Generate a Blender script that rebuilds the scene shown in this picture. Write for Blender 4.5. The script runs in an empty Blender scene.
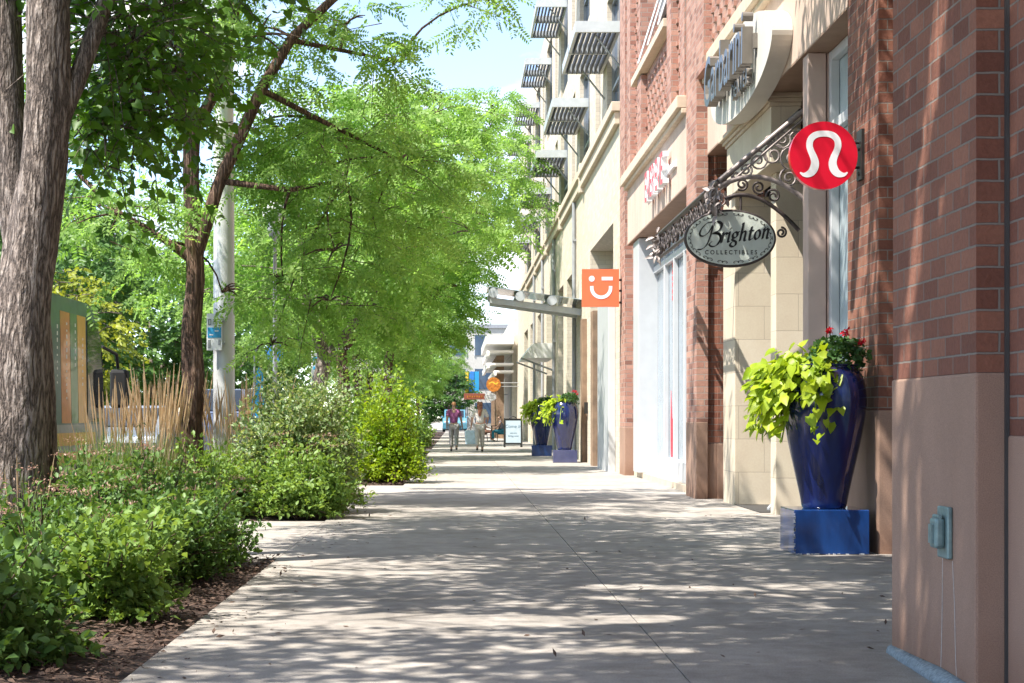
import bpy, math, random
import numpy as np
from mathutils import Vector, Matrix, Quaternion

random.seed(7)
RNG = np.random.default_rng(11)
scene = bpy.context.scene
col = scene.collection
R = math.radians
F = 1750.0          # focal length in pixels
H = 1.05            # eye height in metres


def P(px, py, Y):
    """where a point of the survey photograph stands, given its distance down the street"""
    return Vector(((px - 456) / F * Y, Y, H + (418 - py) / F * Y))


# ------------------------------------------------------------------ materials
MAT = {}


def nodes(name):
    m = bpy.data.materials.new(name)
    m.use_nodes = True
    nt = m.node_tree
    b = nt.nodes['Principled BSDF']
    return m, nt, b


def N(nt, t, **kw):
    n = nt.nodes.new(t)
    for k, v in kw.items():
        if k in n.inputs:
            n.inputs[k].default_value = v
        else:
            setattr(n, k, v)
    return n


def ramp(nt, fac, stops):
    r = nt.nodes.new('ShaderNodeValToRGB')
    el = r.color_ramp.elements
    while len(el) < len(stops):
        el.new(0.5)
    for e, (p, c) in zip(el, stops):
        e.position = p
        e.color = (*c, 1)
    nt.links.new(fac, r.inputs[0])
    return r


def mixc(nt, fac, a, b, mode='MIX'):
    m = nt.nodes.new('ShaderNodeMix')
    m.data_type = 'RGBA'
    m.blend_type = mode
    for sock, v in ((m.inputs[0], fac), (m.inputs[6], a), (m.inputs[7], b)):
        if isinstance(v, bpy.types.NodeSocket):
            nt.links.new(v, sock)
        elif isinstance(v, (int, float)):
            sock.default_value = v
        else:
            sock.default_value = (*v, 1)
    return m.outputs[2]


def bump(nt, b, height, strength=0.3, dist=0.01):
    n = nt.nodes.new('ShaderNodeBump')
    n.inputs['Strength'].default_value = strength
    n.inputs['Distance'].default_value = dist
    nt.links.new(height, n.inputs['Height'])
    nt.links.new(n.outputs[0], b.inputs['Normal'])


def pos(nt):
    return nt.nodes.new('ShaderNodeNewGeometry').outputs['Position']


def noise(nt, vec, scale, detail=4, rough=0.55, stretch=None):
    n = N(nt, 'ShaderNodeTexNoise')
    n.inputs['Scale'].default_value = scale
    n.inputs['Detail'].default_value = detail
    n.inputs['Roughness'].default_value = rough
    if stretch:
        mp = nt.nodes.new('ShaderNodeMapping')
        mp.inputs['Scale'].default_value = stretch
        nt.links.new(vec, mp.inputs[0])
        vec = mp.outputs[0]
    nt.links.new(vec, n.inputs['Vector'])
    return n.outputs['Fac']


def plain(name, c, rough=0.5, metal=0.0, var=0.12, scale=6.0, bmp=0.0, bscale=60, coat=0.0, spec=0.5):
    m, nt, b = nodes(name)
    p = pos(nt)
    f = noise(nt, p, scale)
    lo = tuple(max(0, x * (1 - var)) for x in c)
    hi = tuple(min(1, x * (1 + var)) for x in c)
    r = ramp(nt, f, [(0.3, lo), (0.7, hi)])
    nt.links.new(r.outputs[0], b.inputs['Base Color'])
    b.inputs['Roughness'].default_value = rough
    b.inputs['Metallic'].default_value = metal
    b.inputs['Coat Weight'].default_value = coat
    b.inputs['Specular IOR Level'].default_value = spec
    if bmp:
        bump(nt, b, noise(nt, p, bscale, 6), bmp)
    MAT[name] = m
    return m


def brick_mat(name, c1, c2, mortar, bw=0.215, rh=0.081, mw=0.010, dark=0.5, bs=1.0, ov=0.30):
    m, nt, b = nodes(name)
    g = nt.nodes.new('ShaderNodeNewGeometry')
    sp = nt.nodes.new('ShaderNodeSeparateXYZ')
    nt.links.new(g.outputs['Position'], sp.inputs[0])
    sn = nt.nodes.new('ShaderNodeSeparateXYZ')
    nt.links.new(g.outputs['True Normal'], sn.inputs[0])
    ab = N(nt, 'ShaderNodeMath', operation='ABSOLUTE')
    nt.links.new(sn.outputs[0], ab.inputs[0])
    gt = N(nt, 'ShaderNodeMath', operation='GREATER_THAN')
    gt.inputs[1].default_value = 0.5
    nt.links.new(ab.outputs[0], gt.inputs[0])
    mx = nt.nodes.new('ShaderNodeMix')
    nt.links.new(gt.outputs[0], mx.inputs[0])
    nt.links.new(sp.outputs[0], mx.inputs[2])
    nt.links.new(sp.outputs[1], mx.inputs[3])
    cb = nt.nodes.new('ShaderNodeCombineXYZ')
    nt.links.new(mx.outputs[0], cb.inputs[0])
    nt.links.new(sp.outputs[2], cb.inputs[1])
    # slightly wavering joints
    wob = N(nt, 'ShaderNodeTexNoise')
    wob.inputs['Scale'].default_value = 14
    nt.links.new(g.outputs['Position'], wob.inputs['Vector'])
    vm = N(nt, 'ShaderNodeVectorMath', operation='MULTIPLY_ADD')
    vm.inputs[1].default_value = (0.006, 0.006, 0)
    nt.links.new(wob.outputs['Color'], vm.inputs[0])
    nt.links.new(cb.outputs[0], vm.inputs[2])
    br = nt.nodes.new('ShaderNodeTexBrick')
    br.inputs['Scale'].default_value = 1
    br.inputs['Brick Width'].default_value = bw
    br.inputs['Row Height'].default_value = rh
    br.inputs['Mortar Size'].default_value = mw * 0.5
    br.inputs['Mortar Smooth'].default_value = 0.25
    br.inputs['Bias'].default_value = 0.0
    br.inputs['Color1'].default_value = (0, 0, 0, 1)
    br.inputs['Color2'].default_value = (1, 1, 1, 1)
    nt.links.new(vm.outputs[0], br.inputs['Vector'])
    mid = tuple((a + d) / 2 * 0.95 for a, d in zip(c1, c2))
    tone = ramp(nt, br.outputs['Color'], [(0.0, tuple(x * dark for x in c1)), (0.25, c1), (0.55, mid), (1.0, c2)])
    n1 = noise(nt, g.outputs['Position'], 3.0, 3)
    n2 = noise(nt, g.outputs['Position'], 55, 4)
    c = mixc(nt, ov, tone.outputs[0], ramp(nt, n2, [(0.3, (0.35, 0.35, 0.35)), (0.7, (0.75, 0.75, 0.75))]).outputs[0], 'OVERLAY')
    c = mixc(nt, 0.25, c, ramp(nt, n1, [(0.3, (0.4, 0.4, 0.4)), (0.7, (0.65, 0.65, 0.65))]).outputs[0], 'OVERLAY')
    mo = mixc(nt, n2, mortar, tuple(x * 0.75 for x in mortar))
    fin = mixc(nt, br.outputs['Fac'], c, mo)
    nt.links.new(fin, b.inputs['Base Color'])
    b.inputs['Roughness'].default_value = 0.85
    inv = N(nt, 'ShaderNodeMath', operation='MULTIPLY_ADD')
    inv.inputs[1].default_value = -1.0
    nt.links.new(br.outputs['Fac'], inv.inputs[0])
    sc_ = N(nt, 'ShaderNodeMath', operation='MULTIPLY')
    sc_.inputs[1].default_value = 0.35
    nt.links.new(n2, sc_.inputs[0])
    nt.links.new(sc_.outputs[0], inv.inputs[2])
    bump(nt, b, inv.outputs[0], bs, 0.013)
    MAT[name] = m


brick_mat('red_brick', (0.185, 0.068, 0.042), (0.285, 0.120, 0.074), (0.26, 0.215, 0.18), dark=0.80)
brick_mat('rose_brick', (0.36, 0.175, 0.13), (0.47, 0.27, 0.205), (0.46, 0.38, 0.33), dark=0.6)
brick_mat('buff_brick', (0.60, 0.515, 0.40), (0.67, 0.585, 0.465), (0.53, 0.46, 0.37), bw=0.30, rh=0.10, mw=0.008, dark=0.92, bs=0.6, ov=0.2)
brick_mat('limestone', (0.60, 0.51, 0.385), (0.66, 0.57, 0.44), (0.42, 0.34, 0.26), bw=0.62, rh=0.40, mw=0.006, dark=0.96, bs=0.25, ov=0.12)


def stucco_mat(name, c, stain=(0.6, 0.45, 0.35), amt=0.35):
    m, nt, b = nodes(name)
    p = pos(nt)
    big = noise(nt, p, 1.6, 5, 0.6, (1, 1, 0.45))
    fine = noise(nt, p, 220, 3, 0.6)
    a = ramp(nt, big, [(0.35, tuple(x * 0.86 for x in c)), (0.65, tuple(min(1, x * 1.1) for x in c))])
    c2 = mixc(nt, 0.30, a.outputs[0], ramp(nt, fine, [(0.35, (0.25, 0.25, 0.25)), (0.65, (0.8, 0.8, 0.8))]).outputs[0], 'OVERLAY')
    sp = nt.nodes.new('ShaderNodeSeparateXYZ')
    nt.links.new(p, sp.inputs[0])
    low = nt.nodes.new('ShaderNodeMapRange')
    low.inputs[1].default_value = 0.28
    low.inputs[2].default_value = 0.0
    nt.links.new(sp.outputs[2], low.inputs[0])
    st = noise(nt, p, 5, 5, 0.65)
    mm = N(nt, 'ShaderNodeMath', operation='MULTIPLY')
    nt.links.new(low.outputs[0], mm.inputs[0])
    nt.links.new(st, mm.inputs[1])
    c3 = mixc(nt, mm.outputs[0], c2, tuple(x * y for x, y in zip(c, stain)))
    nt.links.new(c3, b.inputs['Base Color'])
    b.inputs['Roughness'].default_value = 0.9
    bump(nt, b, fine, amt, 0.006)
    MAT[name] = m


stucco_mat('pink_stucco', (0.355, 0.222, 0.160))
stucco_mat('peach_stucco', (0.60, 0.45, 0.36))
stucco_mat('cream_stucco', (0.66, 0.56, 0.43))


def concrete_mat():
    m, nt, b = nodes('concrete')
    g = nt.nodes.new('ShaderNodeNewGeometry')
    p = g.outputs['Position']
    big = noise(nt, p, 0.9, 6, 0.62)
    mid = noise(nt, p, 7, 6, 0.65)
    fine = noise(nt, p, 130, 4, 0.75)
    a = ramp(nt, big, [(0.3, (0.315, 0.285, 0.255)), (0.7, (0.40, 0.367, 0.332))])
    isl = ramp(nt, g.outputs['Random Per Island'], [(0, (0.46, 0.455, 0.45)), (1, (0.54, 0.54, 0.535))])
    c = mixc(nt, 0.7, a.outputs[0], isl.outputs[0], 'OVERLAY')
    c = mixc(nt, 0.45, c, ramp(nt, mid, [(0.35, (0.35, 0.34, 0.33)), (0.65, (0.62, 0.62, 0.62))]).outputs[0], 'OVERLAY')
    c = mixc(nt, 0.34, c, ramp(nt, fine, [(0.36, (0.10, 0.10, 0.10)), (0.64, (0.88, 0.88, 0.88))]).outputs[0], 'OVERLAY')
    vo = N(nt, 'ShaderNodeTexVoronoi', feature='F1')
    vo.inputs['Scale'].default_value = 2.6
    nt.links.new(p, vo.inputs['Vector'])
    spot = ramp(nt, vo.outputs['Distance'], [(0.0, (0.30, 0.29, 0.28)), (0.035, (0.5, 0.5, 0.5))])
    c = mixc(nt, 0.8, c, spot.outputs[0], 'OVERLAY')
    stn = noise(nt, p, 1.9, 7, 0.7)
    c = mixc(nt, 0.55, c, ramp(nt, stn, [(0.40, (0.36, 0.35, 0.335)), (0.50, (0.5, 0.5, 0.5)), (0.62, (0.56, 0.56, 0.555))]).outputs[0], 'OVERLAY')
    nt.links.new(c, b.inputs['Base Color'])
    b.inputs['Roughness'].default_value = 0.88
    bump(nt, b, fine, 0.25, 0.004)
    MAT['concrete'] = m


concrete_mat()


def soil_mat():
    m, nt, b = nodes('mulch')
    p = pos(nt)
    vo = N(nt, 'ShaderNodeTexVoronoi')
    vo.inputs['Scale'].default_value = 45
    nt.links.new(p, vo.inputs['Vector'])
    sep = nt.nodes.new('ShaderNodeSeparateColor')
    nt.links.new(vo.outputs['Color'], sep.inputs[0])
    a = ramp(nt, sep.outputs[0], [(0, (0.022, 0.014, 0.011)), (0.6, (0.065, 0.038, 0.028)), (1, (0.15, 0.09, 0.065))])
    nt.links.new(a.outputs[0], b.inputs['Base Color'])
    b.inputs['Roughness'].default_value = 0.95
    bump(nt, b, sep.outputs[1], 0.9, 0.02)
    MAT['mulch'] = m


soil_mat()


def bark_mat(name, c_lo, c_hi, zs=0.16, sc=26, dist=0.03):
    m, nt, b = nodes(name)
    tc = nt.nodes.new('ShaderNodeTexCoord')
    p = tc.outputs['Object']
    n0 = noise(nt, p, sc, 3, 0.5, (1, 1, zs))
    nb = noise(nt, p, sc * 4, 4, 0.6, (1, 1, zs * 2))
    sb_ = N(nt, 'ShaderNodeMath', operation='SUBTRACT')
    sb_.inputs[1].default_value = 0.5
    nt.links.new(n0, sb_.inputs[0])
    ab = N(nt, 'ShaderNodeMath', operation='ABSOLUTE')
    nt.links.new(sb_.outputs[0], ab.inputs[0])
    ma = N(nt, 'ShaderNodeMath', operation='MULTIPLY_ADD')
    ma.inputs[1].default_value = 3.2
    nt.links.new(ab.outputs[0], ma.inputs[0])
    mb_ = N(nt, 'ShaderNodeMath', operation='MULTIPLY_ADD')
    mb_.inputs[1].default_value = 0.5
    mb_.inputs[2].default_value = -0.25
    nt.links.new(nb, mb_.inputs[0])
    nt.links.new(mb_.outputs[0], ma.inputs[2])
    f = ma.outputs[0]
    f2 = noise(nt, p, 3, 4, 0.6)
    a = ramp(nt, f, [(0.0, tuple(x * 0.35 for x in c_lo)), (0.22, c_lo), (0.55, c_hi)])
    c = mixc(nt, 0.35, a.outputs[0], ramp(nt, f2, [(0.3, (0.3, 0.3, 0.3)), (0.7, (0.7, 0.68, 0.66))]).outputs[0], 'OVERLAY')
    nt.links.new(c, b.inputs['Base Color'])
    b.inputs['Roughness'].default_value = 0.95
    bump(nt, b, f, 1.0, dist)
    MAT[name] = m


bark_mat('grey_bark', (0.23, 0.18, 0.15), (0.44, 0.37, 0.32), 0.19, 27, 0.03)
bark_mat('brown_bark', (0.14, 0.08, 0.055), (0.33, 0.21, 0.15), 0.07, 26, 0.04)


def leaf_mat(name, dark, light, trans=0.4, clump=1.3, rough=0.45, tint=(1.25, 1.15, 0.5), fleck=None):
    m, nt, b = nodes(name)
    g = nt.nodes.new('ShaderNodeNewGeometry')
    n1 = noise(nt, g.outputs['Position'], clump, 2)
    ad = N(nt, 'ShaderNodeMath', operation='MULTIPLY_ADD')
    ad.inputs[1].default_value = 0.55
    nt.links.new(g.outputs['Random Per Island'], ad.inputs[0])
    sub = N(nt, 'ShaderNodeMath', operation='MULTIPLY_ADD')
    sub.inputs[1].default_value = 1.5
    sub.inputs[2].default_value = -0.55
    nt.links.new(n1, sub.inputs[0])
    nt.links.new(sub.outputs[0], ad.inputs[2])
    stops = [(0.1, dark), (0.9, light)]
    c = ramp(nt, ad.outputs[0], stops).outputs[0]
    if fleck:
        fl = noise(nt, g.outputs['Position'], 38, 1)
        c = mixc(nt, ramp(nt, fl, [(0.50, (0, 0, 0)), (0.62, (1, 1, 1))]).outputs[0], c, fleck)
    nt.links.new(c, b.inputs['Base Color'])
    b.inputs['Roughness'].default_value = rough
    b.inputs['Specular IOR Level'].default_value = 0.35
    tr = nt.nodes.new('ShaderNodeBsdfTranslucent')
    tc = mixc(nt, 1.0, c, tint, 'MULTIPLY')
    nt.links.new(tc, tr.inputs[0])
    mx = nt.nodes.new('ShaderNodeMixShader')
    mx.inputs[0].default_value = trans
    nt.links.new(b.outputs[0], mx.inputs[1])
    nt.links.new(tr.outputs[0], mx.inputs[2])
    nt.links.new(mx.outputs[0], nt.nodes['Material Output'].inputs[0])
    MAT[name] = m


leaf_mat('locust_leaf', (0.15, 0.29, 0.055), (0.37, 0.55, 0.15), 0.58, 1.1, tint=(1.3, 1.35, 0.75))
leaf_mat('heart_leaf', (0.06, 0.15, 0.02), (0.14, 0.27, 0.04), 0.45, 1.4, tint=(1.3, 1.3, 0.4))
leaf_mat('elm_leaf', (0.07, 0.16, 0.045), (0.17, 0.31, 0.08), 0.45, 0.5, tint=(1.3, 1.3, 0.6))
leaf_mat('gold_leaf', (0.20, 0.26, 0.03), (0.42, 0.46, 0.06), 0.45, 0.6, tint=(1.3, 1.2, 0.5))
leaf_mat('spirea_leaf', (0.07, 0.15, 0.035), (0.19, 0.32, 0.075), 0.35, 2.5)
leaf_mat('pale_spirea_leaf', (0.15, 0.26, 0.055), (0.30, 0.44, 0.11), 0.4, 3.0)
leaf_mat('variegated_leaf', (0.12, 0.22, 0.075), (0.28, 0.40, 0.16), 0.4, 3.0, fleck=(0.52, 0.56, 0.36))
leaf_mat('yellow_leaf', (0.13, 0.26, 0.02), (0.36, 0.48, 0.035), 0.42, 2.6, tint=(1.3, 1.2, 0.35))
leaf_mat('lime_leaf', (0.30, 0.44, 0.02), (0.50, 0.60, 0.045), 0.4, 4.0, rough=0.4, tint=(1.2, 1.15, 0.4))
leaf_mat('geranium_leaf', (0.03, 0.09, 0.025), (0.09, 0.19, 0.05), 0.3, 9.0)
leaf_mat('grass_blade', (0.10, 0.18, 0.035), (0.25, 0.36, 0.09), 0.4, 2.0)
leaf_mat('grass_plume', (0.54, 0.42, 0.29), (0.76, 0.64, 0.47), 0.45, 9.0, tint=(1.1, 1.0, 0.8))
leaf_mat('flower_tan', (0.34, 0.17, 0.13), (0.60, 0.42, 0.32), 0.3, 6.0, tint=(1, 0.9, 0.8))
leaf_mat('flower_red', (0.55, 0.005, 0.02), (0.80, 0.02, 0.05), 0.3, 9.0, tint=(1, 0.4, 0.5))
leaf_mat('flower_white', (0.60, 0.55, 0.60), (0.85, 0.8, 0.82), 0.3, 9.0, tint=(1, 0.9, 0.9))


def glaze_mat(name, deep, light, mot=0.6):
    m, nt, b = nodes(name)
    tc = nt.nodes.new('ShaderNodeTexCoord')
    p = tc.outputs['Object']
    f = noise(nt, p, 5, 6, 0.6, (1, 1, 0.3))
    f2 = noise(nt, p, 40, 3)
    a = ramp(nt, f, [(0.35, deep), (0.8, light)])
    nt.links.new(a.outputs[0], b.inputs['Base Color'])
    b.inputs['Roughness'].default_value = 0.12
    b.inputs['Specular IOR Level'].default_value = 0.7
    b.inputs['Coat Weight'].default_value = 0.6
    b.inputs['Coat Roughness'].default_value = 0.08
    bump(nt, b, f2, 0.04, 0.004)
    MAT[name] = m


glaze_mat('cobalt_glaze', (0.006, 0.010, 0.055), (0.009, 0.024, 0.15))
glaze_mat('cobalt_plinth', (0.010, 0.032, 0.12), (0.014, 0.085, 0.32))
glaze_mat('slate_plinth', (0.05, 0.055, 0.13), (0.08, 0.09, 0.20))


def glass_mat(name, c, rough=0.04, spec=0.8):
    m, nt, b = nodes(name)
    p = pos(nt)
    f = noise(nt, p, 0.8, 3)
    a = ramp(nt, f, [(0.3, tuple(x * 0.7 for x in c)), (0.7, tuple(min(1, x * 1.2) for x in c))])
    nt.links.new(a.outputs[0], b.inputs['Base Color'])
    b.inputs['Roughness'].default_value = rough
    b.inputs['Specular IOR Level'].default_value = spec
    bump(nt, b, f, 0.05, 0.01)
    MAT[name] = m


glass_mat('pale_glass', (0.42, 0.50, 0.53))
glass_mat('blue_glass', (0.06, 0.10, 0.16))
glass_mat('dark_glass', (0.025, 0.03, 0.035))
glass_mat('poster_glass', (0.33, 0.39, 0.44), 0.10)

plain('asphalt', (0.055, 0.055, 0.057), 0.9, var=0.25, scale=3, bmp=0.4, bscale=150)
plain('earth', (0.16, 0.14, 0.10), 0.95, var=0.3, scale=0.2)
plain('kerb', (0.36, 0.34, 0.31), 0.9, bmp=0.2)
plain('road_paint', (0.72, 0.71, 0.67), 0.7, var=0.1, scale=20)
plain('joint', (0.05, 0.045, 0.04), 0.9)
plain('sealant', (0.055, 0.052, 0.05), 0.6)
plain('caulk', (0.23, 0.28, 0.31), 0.7, var=0.35, scale=60, bmp=0.5)
plain('white_frame', (0.55, 0.56, 0.57), 0.4, var=0.04)
plain('white_paint', (0.80, 0.79, 0.77), 0.5, var=0.05)
plain('pink_frame', (0.55, 0.40, 0.34), 0.7, var=0.06, bmp=0.1)
plain('ledge_stone', (0.60, 0.50, 0.38), 0.85, var=0.1, bmp=0.15)
plain('soffit_brown', (0.30, 0.19, 0.13), 0.8, var=0.12)
plain('dark_metal', (0.03, 0.028, 0.027), 0.5, 0.3)
plain('iron', (0.075, 0.058, 0.055), 0.5, 0.35, var=0.3, scale=20, bmp=0.2)
plain('sunlit_iron', (0.30, 0.25, 0.235), 0.5, 0.3, var=0.3, scale=20, bmp=0.2)  # lighter copy of iron, sunlight on the scrolls put into the colour
plain('grey_metal', (0.33, 0.34, 0.34), 0.45, 0.5, var=0.1)
plain('shade_metal', (0.50, 0.53, 0.54), 0.5, 0.2, var=0.08)
plain('louvre_metal', (0.06, 0.063, 0.067), 0.5, 0.3)
plain('pole_paint', (0.62, 0.62, 0.61), 0.4, 0.1, var=0.08, scale=3)
plain('sign_red', (0.66, 0.006, 0.030), 0.35, var=0.05, coat=0.3)
plain('sign_white', (0.82, 0.82, 0.84), 0.4, var=0.03)
plain('sign_orange', (0.82, 0.17, 0.07), 0.45, var=0.04)
plain('sign_cream', (0.60, 0.64, 0.57), 0.35, var=0.07, scale=9, coat=0.3)
plain('oval_white', (0.62, 0.585, 0.53), 0.6, var=0.04)
plain('sign_black', (0.012, 0.012, 0.012), 0.4)
plain('letter_steel', (0.07, 0.09, 0.13), 0.35, 0.2, var=0.2)
plain('letter_side', (0.24, 0.215, 0.19), 0.4, 0.3)
plain('letter_red', (0.75, 0.10, 0.14), 0.5, var=0.05)
plain('decal_red', (0.75, 0.03, 0.06), 0.4)
plain('decal_grey', (0.28, 0.30, 0.32), 0.4)
plain('sign_blue', (0.03, 0.33, 0.62), 0.45, var=0.2, scale=30)
plain('banner_blue', (0.04, 0.22, 0.60), 0.6, var=0.15)
plain('banner_yellow', (0.75, 0.55, 0.05), 0.6)
plain('copper', (0.55, 0.20, 0.04), 0.35, 0.3, var=0.5, scale=9)
plain('rust_board', (0.28, 0.085, 0.05), 0.6, var=0.2)
plain('verdigris', (0.20, 0.29, 0.29), 0.45, 0.4, var=0.2, scale=30)
plain('limescale', (0.62, 0.58, 0.54), 0.9, var=0.2, scale=60)
plain('chip_white', (0.70, 0.72, 0.74), 0.7)
plain('wood_and_shade_brown', (0.26, 0.17, 0.11), 0.7, var=0.3, scale=4)  # wood; also the tree shade on the buff building's columns
plain('rubber', (0.015, 0.015, 0.016), 0.8)
plain('chrome', (0.6, 0.6, 0.62), 0.2, 0.9)
plain('car_silver', (0.26, 0.275, 0.29), 0.3, 0.4, coat=0.6)
plain('car_blue', (0.14, 0.17, 0.26), 0.3, 0.3, coat=0.6)
plain('car_cyan', (0.10, 0.30, 0.40), 0.3, 0.2, coat=0.6)
plain('car_dark', (0.05, 0.055, 0.065), 0.3, 0.3, coat=0.6)
plain('lamp_glass', (0.75, 0.74, 0.72), 0.25)
plain('headlamp', (0.75, 0.76, 0.78), 0.1)
plain('tail_red', (0.45, 0.01, 0.01), 0.2)
plain('bus_teal', (0.045, 0.115, 0.125), 0.3, var=0.2, coat=0.4)
plain('bus_orange', (0.62, 0.22, 0.06), 0.35, var=0.12, coat=0.4)
plain('bus_amber', (0.72, 0.38, 0.08), 0.35, var=0.12, coat=0.4)
plain('bus_green', (0.08, 0.20, 0.09), 0.35, var=0.2, coat=0.4)
plain('bus_grey', (0.30, 0.31, 0.32), 0.4, coat=0.3)
plain('far_brick', (0.30, 0.12, 0.09), 0.9, var=0.2, scale=2)
plain('far_grey', (0.33, 0.34, 0.36), 0.8, var=0.12)
plain('far_cream', (0.58, 0.55, 0.49), 0.85, var=0.1)
plain('skin', (0.55, 0.33, 0.24), 0.6, var=0.05)
plain('hair_auburn', (0.46, 0.21, 0.10), 0.6, var=0.3, scale=30)
plain('hair_brown', (0.36, 0.14, 0.08), 0.6, var=0.3, scale=30)
plain('hair_dark', (0.04, 0.028, 0.02), 0.6)
plain('shirt_plum', (0.33, 0.10, 0.25), 0.85)
plain('shirt_white', (0.72, 0.66, 0.61), 0.85)
plain('shirt_grey', (0.20, 0.19, 0.21), 0.85)
plain('trouser_grey', (0.42, 0.385, 0.37), 0.85, var=0.15)
plain('trouser_pale', (0.58, 0.53, 0.48), 0.85, var=0.15)
plain('cloth_coral', (0.58, 0.27, 0.20), 0.85)
plain('cloth_teal', (0.02, 0.16, 0.22), 0.8)
plain('shoe_dark', (0.05, 0.045, 0.04), 0.6)
plain('shoe_white', (0.7, 0.7, 0.68), 0.6)
plain('bag_blue', (0.52, 0.66, 0.74), 0.5, var=0.15, scale=14)
plain('board_face', (0.36, 0.44, 0.50), 0.35, var=0.1, scale=5)
plain('chalk_blue', (0.08, 0.15, 0.22), 0.6)
plain('wood_stem', (0.13, 0.085, 0.055), 0.9)


# ------------------------------------------------------------------ mesh builder
class MB:
    def __init__(self):
        self.v, self.f, self.m, self.s = [], [], [], []

    def add(self, vs, fs, mi=0, smooth=False):
        o = len(self.v)
        self.v += [tuple(p) for p in vs]
        for f in fs:
            self.f.append([o + i for i in f])
            self.m.append(mi)
            self.s.append(smooth)
        return self

    def box(self, x0, x1, y0, y1, z0, z1, mi=0):
        vs = [(x0, y0, z0), (x1, y0, z0), (x1, y1, z0), (x0, y1, z0), (x0, y0, z1), (x1, y0, z1), (x1, y1, z1), (x0, y1, z1)]
        return self.add(vs, [(0, 3, 2, 1), (4, 5, 6, 7), (0, 1, 5, 4), (1, 2, 6, 5), (2, 3, 7, 6), (3, 0, 4, 7)], mi)

    def quad(self, a, b, c, d, mi=0):
        return self.add([a, b, c, d], [(0, 1, 2, 3)], mi)

    def tube(self, pts, rad, n=8, mi=0, cap=True, smooth=True, wob=0.0, rr=None):
        pts = [Vector(p) for p in pts]
        if isinstance(rad, (int, float)):
            rad = [rad] * len(pts)
        vs = []
        up = Vector((0.13, 0.21, 1)).normalized()
        t0 = (pts[1] - pts[0]).normalized()
        if abs(t0.dot(up)) > 0.95:
            up = Vector((1, 0.1, 0)).normalized()
        u = (up - t0 * up.dot(t0)).normalized()
        for i, p in enumerate(pts):
            t = (pts[min(i + 1, len(pts) - 1)] - pts[max(i - 1, 0)])
            t = t.normalized() if t.length > 1e-9 else t0
            u = (u - t * u.dot(t))
            u = u.normalized() if u.length > 1e-6 else t.orthogonal().normalized()
            w = t.cross(u)
            for k in range(n):
                a = 2 * math.pi * k / n
                r = rad[i]
                if wob and rr is not None:
                    r *= 1 + wob * (math.sin(a * 3 + rr + i * 0.25) * 0.5 + math.sin(a * 5 - rr * 2 + i * 0.4) * 0.35 + random.uniform(-0.35, 0.35))
                vs.append(p + u * (math.cos(a) * r) + w * (math.sin(a) * r))
        fs = []
        for i in range(len(pts) - 1):
            for k in range(n):
                a, b = i * n + k, i * n + (k + 1) % n
                fs.append((a, b, b + n, a + n))
        self.add(vs, fs, mi, smooth)
        if cap:
            L = (len(pts) - 1) * n
            self.add(vs[:n], [tuple(reversed(range(n)))], mi)
            self.add(vs[L:], [tuple(range(n))], mi)
        return self

    def lathe(self, cx, cy, prof, n=32, mi=0, smooth=True, cap=True):
        vs = []
        for r, z in prof:
            for k in range(n):
                a = 2 * math.pi * k / n
                vs.append((cx + r * math.cos(a), cy + r * math.sin(a), z))
        fs = []
        for i in range(len(prof) - 1):
            for k in range(n):
                a, b = i * n + k, i * n + (k + 1) % n
                fs.append((a, b, b + n, a + n))
        self.add(vs, fs, mi, smooth)
        if cap:
            self.add(vs[:n], [tuple(reversed(range(n)))], mi)
            self.add(vs[-n:], [tuple(range(n))], mi)
        return self

    def prism(self, poly, frame, t0, t1, mi=0, side=None):
        """poly: 2D outline; frame: (origin, u, v, w); extruded along w from t0 to t1"""
        o, u, v, w = frame
        n = len(poly)
        a = [o + u * x + v * y + w * t0 for x, y in poly]
        b = [o + u * x + v * y + w * t1 for x, y in poly]
        side = mi if side is None else side
        self.add(b, [tuple(range(n))], mi)
        self.add(a, [tuple(reversed(range(n)))], mi)
        for i in range(n):
            j = (i + 1) % n
            self.add([a[i], a[j], b[j], b[i]], [(0, 1, 2, 3)], side)
        return self

    def ribbon(self, pts, wid, frame, t, mi=0):
        """flat stroke with a width at each point, standing t proud along w"""
        o, u, v, w = frame
        L, Rr = [], []
        for i, (x, y) in enumerate(pts):
            x0, y0 = pts[max(i - 1, 0)]
            x1, y1 = pts[min(i + 1, len(pts) - 1)]
            d = math.hypot(x1 - x0, y1 - y0) or 1
            nx, ny = -(y1 - y0) / d, (x1 - x0) / d
            ww = wid[i] if isinstance(wid, (list, tuple)) else wid
            L.append((x + nx * ww / 2, y + ny * ww / 2))
            Rr.append((x - nx * ww / 2, y - ny * ww / 2))
        for i in range(len(pts) - 1):
            q = [L[i], Rr[i], Rr[i + 1], L[i + 1]]
            self.add([o + u * a + v * b + w * t for a, b in q], [(0, 1, 2, 3)], mi)
        return self

    def nib(self, pts, frame, t, wn, ang=0.6, thin=0.25, mi=0):
        """calligraphic stroke: a broad nib held at a constant angle"""
        o, u, v, w = frame
        hx, hy = math.cos(ang) * wn / 2, math.sin(ang) * wn / 2
        kx, ky = -math.sin(ang) * wn * thin / 2, math.cos(ang) * wn * thin / 2
        for i in range(len(pts) - 1):
            (x0, y0), (x1, y1) = pts[i], pts[i + 1]
            c = [(x + a * hx + b * kx, y + a * hy + b * ky) for x, y in ((x0, y0), (x1, y1)) for a, b in ((-1, -1), (1, -1), (1, 1), (-1, 1))]
            h = hull(c)
            self.add([o + u * a + v * b + w * (t + 0.00004 * i) for a, b in h], [tuple(range(len(h)))], mi)
        return self

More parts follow.
